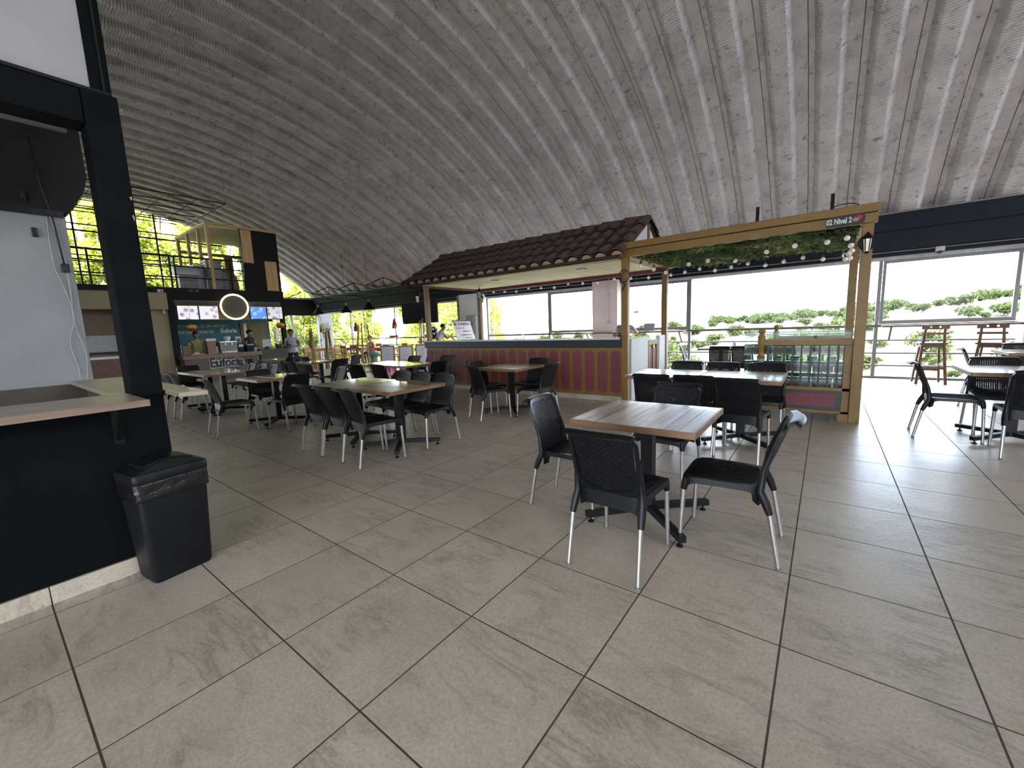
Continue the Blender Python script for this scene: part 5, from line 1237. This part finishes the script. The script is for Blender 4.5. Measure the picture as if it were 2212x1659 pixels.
# easels
for k_, (x, y, rz, la) in enumerate(((-10.98, 7.6, 48, 'leftmost A-frame easel with a pencil drawing'), (-9.97, 7.6, 46, 'middle A-frame easel with a pencil drawing'), (-10.0, 8.35, 44, 'rightmost A-frame easel with a drawing, half behind the kiosk'))):
    t = empty('easel', (x, y, 0), R(rz)); t.scale = (.8, .8, .95); tag(t, la, 'easel', 'A-frame easels with drawings')
    for sg_, nm in ((-1, 'front_board'), (1, 'back_board')):
        o = MB().box(-.30, .30, -.012, .012, 0, .98).build(nm, 'counterwood' if sg_ == 1 else 'tileend', t, (0, sg_*.24, 0)); o.rotation_euler = (sg_*R(13.5), 0, 0)
        if sg_ == -1:
            pp = MB().box(-.24, .24, -.018, -.0125, .28, .92).build('drawing_sheet', 'paper', o)
            b = MB(); r = random.Random(k_+3)
            for q in range(9):
                cx, cz = r.uniform(-.1, .1), .6+r.uniform(-.18, .2); rr = r.uniform(.03, .09)
                b.path([(cx+rr*math.cos(a), -.0195, cz+rr*1.2*math.sin(a)) for a in [r.uniform(0, 1)+i*.5 for i in range(10)]], .0022, 4)
            b.build('pencil_lines', 'grey', pp)
bk = empty('round_basin', (-10.7, 6.85, 0)); tag(bk, 'turquoise round basin left of the easels', 'basin'); MB().lathe([(.12, .0), (.19, .14), (.2, .15), (.18, .14), (.11, .02)], 18, (0, 0, .55)).build('bowl', 'pot_teal', bk, smooth=True); MB().lathe([(.14, 0), (.12, .02), (.1, .55)], 14).build('stand', 'grey', bk)
for (x, y, la) in ((-9.6, 6.7, 'pink plastic stool below the middle easel'), (-8.9, 6.9, 'pink plastic stool nearer the kiosk')):
    o = empty('plastic_stool', (x, y, 0)); tag(o, la, 'stool', 'pink plastic stools'); MB().lathe([(.15, .40), (.16, .42), (.15, .44)], 16).build('seat', 'pot_pink', o, smooth=40)
    for i in range(4): a = PI/4+i*PI/2; MB().beam((.11*math.cos(a), .11*math.sin(a), .41), (.17*math.cos(a), .17*math.sin(a), 0), .05, .02).build('leg', 'pot_pink', o)
# hanging screen
tv = empty('hanging_screen', (-10.8, 9.0, 2.03)); tag(tv, 'large dark screen hanging in front of the far windows', 'screen')
MB().box(-.98, .98, -.03, .04, -.38, .42).build('case', 'black', tv, bevel=.01); MB().box(-.95, .95, -.034, -.03, -.35, .39).build('display', 'navy', tv)
for px in (-.4, .4): MB().path([(px, .03, .30), (px, .25, .72), (px, 1.10, .80)], .018, 8).build('bracket_arm', 'blackmet', tv)
# cone lamps
def cone(x, y, z, la):
    o = empty('cone_lamp', (x, y, z)); tag(o, la, 'pendant lamp', 'black cone pendant lamps')
    MB().lathe([(.24, 0), (.045, .30), (.04, .30), (.232, 0)], 20).build('shade', 'blackmet', o, smooth=45); MB().lathe([(.045, .30), (.045, .40), (.02, .42)], 12).build('neck', 'copper', o, smooth=40)
    MB().tube((0, 0, .42), (0, 0, arcp(y)-z), .006, n=5).build('cord', 'cable', o); MB().sphere((0, 0, .05), .06, 10, 8).build('bulb', 'bulb', o, smooth=True)
cone(-17.3, 8.6, 2.32, 'black cone lamp left of the poster'); cone(-15.0, 8.6, 2.26, 'black cone lamp right of the poster'); cone(-13.35, 8.6, 2.30, 'black cone lamp in front of the tree filled window'); cone(-18.8, 7.0, 2.05, 'black cone lamp above the standing man')
# poster
po = empty('hanging_poster', (-19.6, 10.18, 0)); tag(po, 'tall white poster with black words in the far corner window', 'poster')
MB().box(-.58, .58, 0, .01, .5, 2.42).build('sheet', 'paper', po)
for px in (-.5, .5): MB().tube((px, .005, 2.40), (px, .005, 2.62), .006, n=5).build('cord', 'cable', po)
for i, s_ in enumerate(('ACÁ SE', 'TRABAJA', 'MU', 'PO    A')): text('line', s_, .27, 'ink', po, (-.44, -.003, 1.86-.21*i), FY, .001, 'LEFT', sx=.78, bold=.002)
# helmets on the bar
for (x, y, z, la) in ((-11.1, 9.95, 1.40, 'upper black helmet on the window bar'), (-11.05, 9.95, 1.225, 'lower black helmet on the window bar')):
    o = empty('helmet', (x, y, z)); tag(o, la, 'helmet', 'black helmets on the window bar'); MB().sphere((0, 0, 0), .14, 16, 10, (1, 1.15, .95)).build('shell', 'black', o, smooth=True); MB().box(-.1, .1, -.168, -.10, -.03, .05).build('visor', 'grey', o, bevel=.02); MB().lathe([(.11, -.125), (.12, -.09)], 14).build('rim', 'black', o)
# papers and laptop on the bar
lp = empty('laptop', (-2.62, 9.98, 1.117), R(-10)); tag(lp, 'open dark laptop on the window bar', 'laptop')
MB().box(-.16, .16, -.11, .11, 0, .015).build('keyboard_base', 'grey', lp); o = MB().box(-.16, .16, 0, .012, 0, .21).build('lid', 'grey', lp, (0, .11, .012)); o.rotation_euler = (R(-14), 0, 0)
for (x, y, la) in ((-3.5, 9.93, 'white papers left of the man with the laptop'), (-2.2, 9.95, 'white papers right of the laptop')):
    o = empty('paper_stack', (x, y, 1.117), .3); tag(o, la, 'papers', 'papers on the window bar'); MB().box(-.12, .12, -.08, .08, 0, .006).build('sheet', 'paper', o); MB().box(-.1, .13, -.09, .07, .006, .011).build('sheet', 'paper', o)
for (x, y, la) in ((-13.9, 10.0, 'orange tray on the bar shelf at the first far window'), (-11.55, 9.98, 'orange tray on the bar shelf below the hanging screen')):
    o = empty('wooden_tray', (x, y, 1.117)); tag(o, la, 'tray', 'orange trays on the bar'); MB().box(-.3, .3, -.1, .1, 0, .02).build('base', 'orange', o); MB().box(-.3, .3, .085, .1, .02, .10).build('back_edge', 'orange', o)
sp = empty('spot_fixture', (2.95, 10.1, 2.50)); tag(sp, 'small dome fixture under the navy beam at the right window', 'light fitting'); MB().box(-.06, .06, -.04, .05, 0, .08).build('bracket', 'whiteframe', sp); MB().sphere((0, 0, -.02), .04, 12, 8).build('dome', 'ink', sp, smooth=True)
cpx = empty('hanging_plate', (-2.4, 8.6, 1.62)); tag(cpx, 'small dark plate hanging in front of the bright window', 'ornament'); MB().box(-.06, .06, -.004, .004, -.02, .02).build('plate', 'grey', cpx); MB().tube((0, 0, .02), (0, 0, arcp(8.6)-1.62), .0015, n=4).build('thread', 'cablew', cpx)

# ================================================================ PEOPLE
def lerp(a, b, t_): return tuple(a[i]+(b[i]-a[i])*t_ for i in range(3))
def person(label, loc, rz, J, cols, head_turn=(0, 0), hair='short', lower=True):
    """one continuous skinned body; J holds the posed joints"""
    V, E_, Rr = [], [], []
    def v(p, r_, parent=None):
        V.append(p); Rr.append(r_ if isinstance(r_, tuple) else (r_, r_)); i = len(V)-1
        if parent is not None: E_.append((parent, i))
        return i
    pel = v(J['pelvis'], (.135, .10)); sp = v(J['spine'], (.125, .095), pel); ch = v(J['chest'], (.15, .105), sp)
    nk = v(J['neck'], .055, ch); hc = Vector(J['head']); fw = Vector(J['face']).normalized()
    up = Vector(J['crown']).normalized()
    h0 = v(tuple(hc-up*.075+fw*.02), .055, nk); h1 = v(tuple(hc-up*.02+fw*.015), (.074, .082), h0); h2 = v(tuple(hc+up*.055), (.078, .09), h1); h3 = v(tuple(hc+up*.105), (.045, .05), h2)
    ns = v(tuple(hc-up*.012+fw*.105), .013, h1)
    sd_ = fw.cross(up).normalized()
    for q in (-1, 1): v(tuple(hc-up*.005+sd_*q*.085-fw*.01), .014, h1)
    for sfx in ('L', 'R'):
        sh = v(J['sho'+sfx], .062, ch); el = v(J['elb'+sfx], .044, sh); mid = v(lerp(J['elb'+sfx], J['wri'+sfx], .35), .042, el); wr = v(J['wri'+sfx], .027, mid)
        W = Vector(J['wri'+sfx]); D = (W-Vector(J['elb'+sfx])).normalized(); S_ = D.cross(Vector((0, 0, 1))); S_ = S_.normalized() if S_.length > .1 else Vector((1, 0, 0))
        pm_ = v(tuple(W+D*.06), (.036, .02), wr)
        for q in range(4):
            off = (q-1.5)*.021; L = (.060, .072, .068, .052)[q]
            k1 = v(tuple(W+D*.098+S_*off), .0095, pm_); k2 = v(tuple(W+D*(.098+L*.55)+S_*off*1.05+Vector((0, 0, -.012))), .0085, k1); v(tuple(W+D*(.098+L*.85)+S_*off+Vector((0, 0, -.032))), .007, k2)
        sgn = 1 if sfx == 'R' else -1
        t1 = v(tuple(W+D*.045+S_*.042*sgn), .011, pm_); v(tuple(W+D*.085+S_*.055*sgn), .009, t1)
    if lower:
        for sfx in ('L', 'R'):
            hp = v(J['hip'+sfx], .088, pel); kn = v(J['kne'+sfx], .058, hp); cf = v(lerp(J['kne'+sfx], J['ank'+sfx], .35), .053, kn); an = v(J['ank'+sfx], .038, cf); v(J['toe'+sfx], .036, an)
    me = bpy.data.meshes.new('person'); me.from_pydata(V, E_, []); o = bpy.data.objects.new('tmp_body', me); col.objects.link(o)
    md = o.modifiers.new('skin', 'SKIN'); md.use_smooth_shade = True
    for i, d in enumerate(me.skin_vertices[0].data): d.radius = Rr[i]; d.use_root = (i == 0)
    ss = o.modifiers.new('sub', 'SUBSURF'); ss.levels = 2; ss.render_levels = 2
    bpy.context.view_layer.update()
    m2 = bpy.data.meshes.new_from_object(o.evaluated_get(bpy.context.evaluated_depsgraph_get())); bpy.data.objects.remove(o); bpy.data.meshes.remove(me)
    for c_ in cols['slots']: m2.materials.append(M[c_])
    els = [Vector(J['elbL']), Vector(J['elbR'])]; shs = [Vector(J['shoL']), Vector(J['shoR'])]; wrs = [Vector(J['wriL']), Vector(J['wriR'])]; nkz = Vector(J['neck']); wz = cols['waist']
    for p in m2.polygons:
        c_ = Vector(p.center); s_ = 1
        da = min((c_-(els[q]+(wrs[q]-els[q])*t_)).length for q in (0, 1) for t_ in (.15, .4, .7, 1.0, 1.3, 1.6))
        ds = min((c_-(shs[q]+(els[q]-shs[q])*t_)).length for q in (0, 1) for t_ in (cols['sleeve'], .8, .95)) if cols['sleeve'] < .9 else 9
        dt = min((c_-Vector(J['spine'])).length, (c_-Vector(J['chest'])).length, (c_-Vector(J['pelvis'])).length)
        if (c_-nkz).dot(Vector((0, 0, 1))) > .0 and (c_-hc).length < .22: s_ = 0
        elif da < .075 and da < dt*.9: s_ = 0
        elif ds < .07 and ds < dt*.7: s_ = 0
        elif c_.z < wz or (lower and min((c_-lerpv(J, q, t_)).length for q in ('L', 'R') for t_ in (.3, .6, 1.0, 1.4, 1.8)) < .10 and c_.z < J['pelvis'][2]-.02): s_ = 2
        if lower and min((c_-Vector(J['toe'+q])).length for q in ('L', 'R')) < .11: s_ = 3
        p.material_index = s_
    m2.shade_smooth()
    body = place('person', m2, None, loc, rz); tag(body, label, 'person')
    # hair cap, eyes, mouth
    hb = MB(); n1, n2 = 16, 9
    for i in range(n2+1):
        th = PI*(.62 if hair == 'short' else .72)*i/n2
        for k_ in range(n1):
            ph = 2*PI*k_/n1; d = (up*math.cos(th)*.105+(sd_*math.sin(ph)*.092-fw*math.cos(ph)*.105)*math.sin(th))
            if d.dot(fw) > .02 and d.dot(up) < .055: d = d*.80
            hb.v.append(tuple(hc+up*.038-fw*.006+d*1.06))
    for i in range(n2):
        for k_ in range(n1): k2 = (k_+1) % n1; hb.f.append((i*n1+k_, i*n1+k2, (i+1)*n1+k2, (i+1)*n1+k_)); hb.m.append(0)
    hb.build('hair', 'hair', body, smooth=True)
    if hair == 'bun': MB().sphere(tuple(hc-fw*.10+up*.03), .05, 10, 8).build('hair_bun', 'hair', body, smooth=True)
    for q in (-1, 1): MB().sphere(tuple(hc+fw*.083+sd_*q*.032+up*.012), .011, 8, 6).build('eye', 'ink', body, smooth=True)
    MB().sphere(tuple(hc+fw*.088-up*.052), .02, 8, 6, (1, .5, .3)).build('mouth', 'flagr', body, smooth=True)
    return body
def lerpv(J, q, t_):
    a, b_, c_ = Vector(J['hip'+q]), Vector(J['kne'+q]), Vector(J['ank'+q]); return a.lerp(b_, t_) if t_ <= 1 else b_.lerp(c_, t_-1)
def stand(k=1.0, head=(0, .05, 1.52), face=(0, 1, -.45), elbows=None, wrists=None, lean=0.0):
    J = dict(pelvis=(0, -.01, .92), spine=(0, .0, 1.06), chest=(0, .0+lean*.6, 1.25), neck=(0, .015+lean, 1.40), head=(head[0], head[1]+lean, head[2]), face=face, crown=(0, -face[2]*.9, 1),
             shoL=(.175, lean, 1.335), shoR=(-.175, lean, 1.335), elbL=(.24, .06, 1.08), elbR=(-.24, .06, 1.08), wriL=(.09, .28, 1.06), wriR=(-.07, .27, 1.05),
             hipL=(.09, 0, .88), hipR=(-.09, 0, .88), kneL=(.10, .02, .48), kneR=(-.10, .02, .48), ankL=(.11, -.01, .09), ankR=(-.11, -.01, .09), toeL=(.13, .14, .04), toeR=(-.13, .14, .04))
    if elbows: J['elbL'], J['elbR'] = elbows
    if wrists: J['wriL'], J['wriR'] = wrists
    return J
def sit(h_=.80, lean=.12, wrists=None, elbows=None, feet=.30):
    b = h_
    J = dict(pelvis=(0, -.02, b+.10), spine=(0, .0, b+.24), chest=(0, lean*.5, b+.42), neck=(0, lean, b+.57), head=(0, lean+.05, b+.68), face=(0, 1, -.35), crown=(0, .3, 1),
             shoL=(.18, lean*.8, b+.50), shoR=(-.18, lean*.8, b+.50), elbL=(.27, lean+.10, b+.27), elbR=(-.27, lean+.10, b+.27), wriL=(.15, lean+.32, b+.335), wriR=(-.15, lean+.32, b+.335),
             hipL=(.10, .02, b+.08), hipR=(-.10, .02, b+.08), kneL=(.12, .40, b+.07), kneR=(-.12, .40, b+.07), ankL=(.12, .36, feet+.08), ankR=(-.12, .36, feet+.08), toeL=(.13, .48, feet+.03), toeR=(-.13, .48, feet+.03))
    if elbows: J['elbL'], J['elbR'] = elbows
    if wrists: J['wriL'], J['wriR'] = wrists
    return J
def C_(shirt, sleeve=.45, waist=.86): return dict(slots=['skin', shirt, 'trouser', 'shoe'], sleeve=sleeve, waist=waist)
man = person('person in a pale short sleeved shirt standing and looking at a phone', (-12.95, 5.27, 0), R(-128), stand(), C_('shirtblue', .5, .85)); man.scale = (.97, .97, .965)
ph = empty('phone', (-12.95, 5.27, 0), R(-128)); tag(ph, 'dark phone held by the standing person', 'phone'); o = MB().box(-.035, .035, -.07, .07, -.005, .005).build('case', 'ink', ph, (0, .36, 1.075), bevel=.003); o.rotation_euler = (R(25), 0, 0); MB().box(-.031, .031, -.064, .064, .005, .006).build('display', 'grey', o)
person('person in a pale yellow sleeveless top working behind the churro counter', (-15.65, 3.38, 0), R(-100), stand(lean=.06, elbows=((.25, .08, 1.08), (-.25, .06, 1.08)), wrists=((.2, .30, 1.0), (-.16, .30, 1.0))), C_('shirtyellow', .08, .86), hair='bun')
person('person in a dark tee shirt behind the right of the churro counter', (-15.75, 5.02, 0), R(-60), stand(), C_('shirtblack', .5, .86), hair='bun')
person('person in a grey shirt seated at the window bar with a laptop', (-3.05, 9.35, 0), R(-8), sit(.78, .14, wrists=((.12, .50, 1.15), (-.14, .48, 1.15)), elbows=((.30, .22, 1.10), (-.30, .22, 1.12))), C_('shirtgrey', .55, .80))
person('person in a white shirt seated at the window bar behind the kiosk', (-10.25, 9.35, 0), R(-25), sit(.78, .16, wrists=((.16, .46, 1.16), (-.10, .26, 1.30))), C_('shirtwhite', .6, .80))
person('person in a pink top seated at the far wooden table', (-14.9, 9.72, 0), R(176), sit(.44, .10, feet=0.0, wrists=((.15, .30, .80), (-.15, .30, .80))), C_('shirtpink', .5, .46), hair='bun')
wchair(-14.9, 9.75, 178, 'wooden chair under the person in pink')
